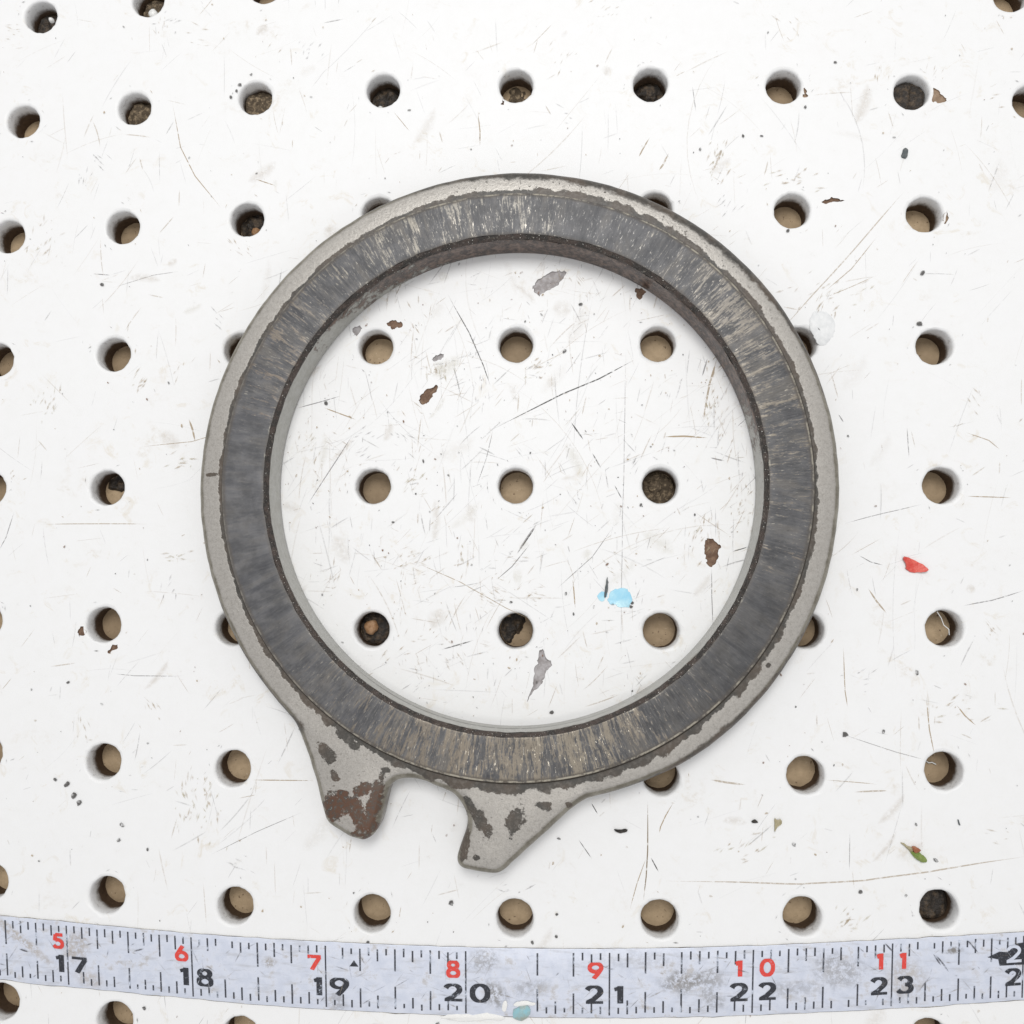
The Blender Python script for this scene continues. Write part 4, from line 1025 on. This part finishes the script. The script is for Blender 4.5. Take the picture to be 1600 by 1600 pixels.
# scuffs: families of short parallel strokes, and freckled dirt
for _ in range(120):
    p = rand_pt(); a = rnd.uniform(0, math.pi); nn = rnd.randint(4, 12); col = rnd.choice([TN, TN, GR])
    for i in range(nn):
        c = p + Vector((rnd.gauss(0, 0.05), rnd.gauss(0, 0.05))); L = rnd.uniform(0.02, 0.09)
        d = Vector((math.cos(a + rnd.gauss(0, 0.25)), math.sin(a + rnd.gauss(0, 0.25)))) * L
        if clear(c) and clear(c + d): mk.stroke([c, c + d * 0.5, c + d], rnd.uniform(0.004, 0.012), col, rnd.uniform(0.15, 0.5), zn())
for (x, y, deg, sx, sy, cnt_) in [(305, 1262, 88, 0.10, 0.16, 45), (325, 1245, 80, 0.05, 0.10, 20), (1118, 250, 65, 0.05, 0.10, 22), (1112, 625, 75, 0.05, 0.16, 40), (690, 590, 88, 0.06, 0.03, 14), (268, 870, 5, 0.06, 0.03, 14),
                                  (645, 876, 25, 0.10, 0.04, 24), (728, 880, 80, 0.04, 0.05, 14), (645, 757, 40, 0.06, 0.05, 22), (1290, 470, 40, 0.16, 0.10, 30), (1245, 290, 10, 0.10, 0.08, 26), (215, 605, 50, 0.05, 0.05, 14), (70, 640, 75, 0.08, 0.10, 22),
                                  (1160, 790, 70, 0.06, 0.10, 22), (1150, 1330, 30, 0.10, 0.06, 18), (1320, 1440, 40, 0.06, 0.05, 16), (1490, 1100, 20, 0.10, 0.05, 16), (285, 720, 10, 0.06, 0.04, 14), (835, 580, 40, 0.05, 0.04, 16), (480, 690, 60, 0.06, 0.08, 20), (1090, 850, 60, 0.05, 0.06, 14), (60, 380, 60, 0.08, 0.10, 20)]:
    c0 = at(x, y).to_2d()
    for i in range(cnt_):
        c = c0 + Vector((rnd.gauss(0, sx), rnd.gauss(0, sy))); a = math.radians(deg) + rnd.gauss(0, 0.3); d = Vector((math.cos(a), math.sin(a))) * rnd.uniform(0.015, 0.09)
        if clear(c) and clear(c + d): mk.stroke([c, c + d * 0.5, c + d], rnd.uniform(0.004, 0.020), rnd.choice([TN, TN, (0.50, 0.44, 0.30)]), rnd.uniform(0.2, 0.6), zn())
# dirt caught round the rims
for key, h in HOLE.items():
    for _ in range(rnd.randint(2, 9)):
        t = rnd.uniform(0, 2 * math.pi); r0 = rnd.uniform(0.168, 0.205); a = t + rnd.gauss(math.pi / 2, 0.6); L = rnd.uniform(0.01, 0.05)
        c = Vector((h[0] + r0 * math.cos(t), h[1] + r0 * math.sin(t))); d = Vector((math.cos(a), math.sin(a))) * L
        if min(math.hypot(c.x + d.x - h[0], c.y + d.y - h[1]), math.hypot(c.x + d.x / 2 - h[0], c.y + d.y / 2 - h[1])) > 0.166:
            mk.stroke([c, c + d * 0.5, c + d], rnd.uniform(0.003, 0.010), rnd.choice([DK, GR, GR, TN]), rnd.uniform(0.25, 0.75), zn())
for _ in range(900):
    p = rand_pt()
    if clear(p, 0.18):
        u = rnd.random(); col = DK if u < 0.45 else (TN if u < 0.8 else (0.20, 0.10, 0.05))
        mk.dot(p, rnd.choice([0.003, 0.003, 0.004, 0.005, 0.008]), col, rnd.uniform(0.3, 0.9), zn(), rnd.uniform(1, 2.2), rnd.uniform(0, 3.1))
for x, y, r in [(1305, 98, 3), (1258, 168, 3.2), (1161, 213, 3), (1094, 234, 3), (987, 310, 3), (375, 133, 4), (361, 152, 4), (370, 143, 3), (393, 117, 3), (87, 1218, 4), (105, 1225, 6), (116, 1243, 7), (124, 1254, 5), (191, 1289, 5), (186, 1312, 4), (684, 1599, 4),
                (226, 1575, 4), (107, 1066, 3), (231, 1327, 3), (1240, 1319, 4), (1431, 1288, 3), (1462, 1344, 4), (1344, 1393, 4), (1415, 1399, 3), (870, 1428, 3), (869, 1463, 3), (832, 1472, 3.5), (873, 1310, 3), (798, 941, 3), (884, 928, 3), (957, 944, 3), (986, 948, 3), (988, 942, 3), (1121, 1120, 0),
                (907, 476, 4), (882, 549, 4), (862, 1113, 4), (1001, 789, 3), (1380, 1143, 4), (1432, 1051, 4), (1436, 506, 5), (1441, 427, 5), (1231, 361, 4), (510, 630, 4), (160, 445, 4), (655, 1480, 3), (575, 1472, 3), (705, 1410, 5), (1320, 1147, 5)]:
    if r: mk.dot(at(x, y).to_2d(), r / 222 * 0.8, DK, 0.9, zn(), 1.4, rnd.uniform(0, 3))
mk.build('scratch_marks', M['marks'], pb, (0, 0, 0))
# scuffs on the tape blade
tm = Marks()
for _ in range(420):
    s, v = rnd.uniform(15.6, 25.2), rnd.uniform(0.04, 0.96); p = tp(s, v).to_2d(); a = rnd.choice([rnd.uniform(0, 3.14), rnd.gauss(0.6, 0.3), rnd.gauss(2.4, 0.4)]); L = rnd.uniform(0.02, 0.16)
    q = p + Vector((math.cos(a), math.sin(a))) * L
    if not (-0.99 < 0): continue
    e = inv(800, 1530)
    lo, hi = tp(s, 0.04).y, tp(s, 0.96).y
    if not (min(lo, hi) < q.y < max(lo, hi)): continue
    tm.stroke([p, p.lerp(q, 0.5), q], rnd.uniform(0.003, 0.009), rnd.choice([(0.16, 0.15, 0.15), (0.33, 0.29, 0.24), (0.80, 0.83, 0.9)]), rnd.uniform(0.2, 0.6), ZTAPE + 0.0042 + rnd.uniform(0, 0.001))
for path in ([(1462, 1492), (1473, 1505), (1482, 1518)], [(1458, 1490), (1470, 1508)], [(1382, 1473), (1395, 1487)], [(1510, 1467), (1528, 1488)], [(30, 1482), (45, 1487)], [(209, 1486), (225, 1482)]):
    tm.stroke(dense_line([at(x, y, ZTAPE).to_2d() for x, y in path], 5, 0.002), 0.010, (0.10, 0.10, 0.11), 0.8, ZTAPE + 0.0055)
tm.build('tape_scuffs', M['marks'], tape, TO)
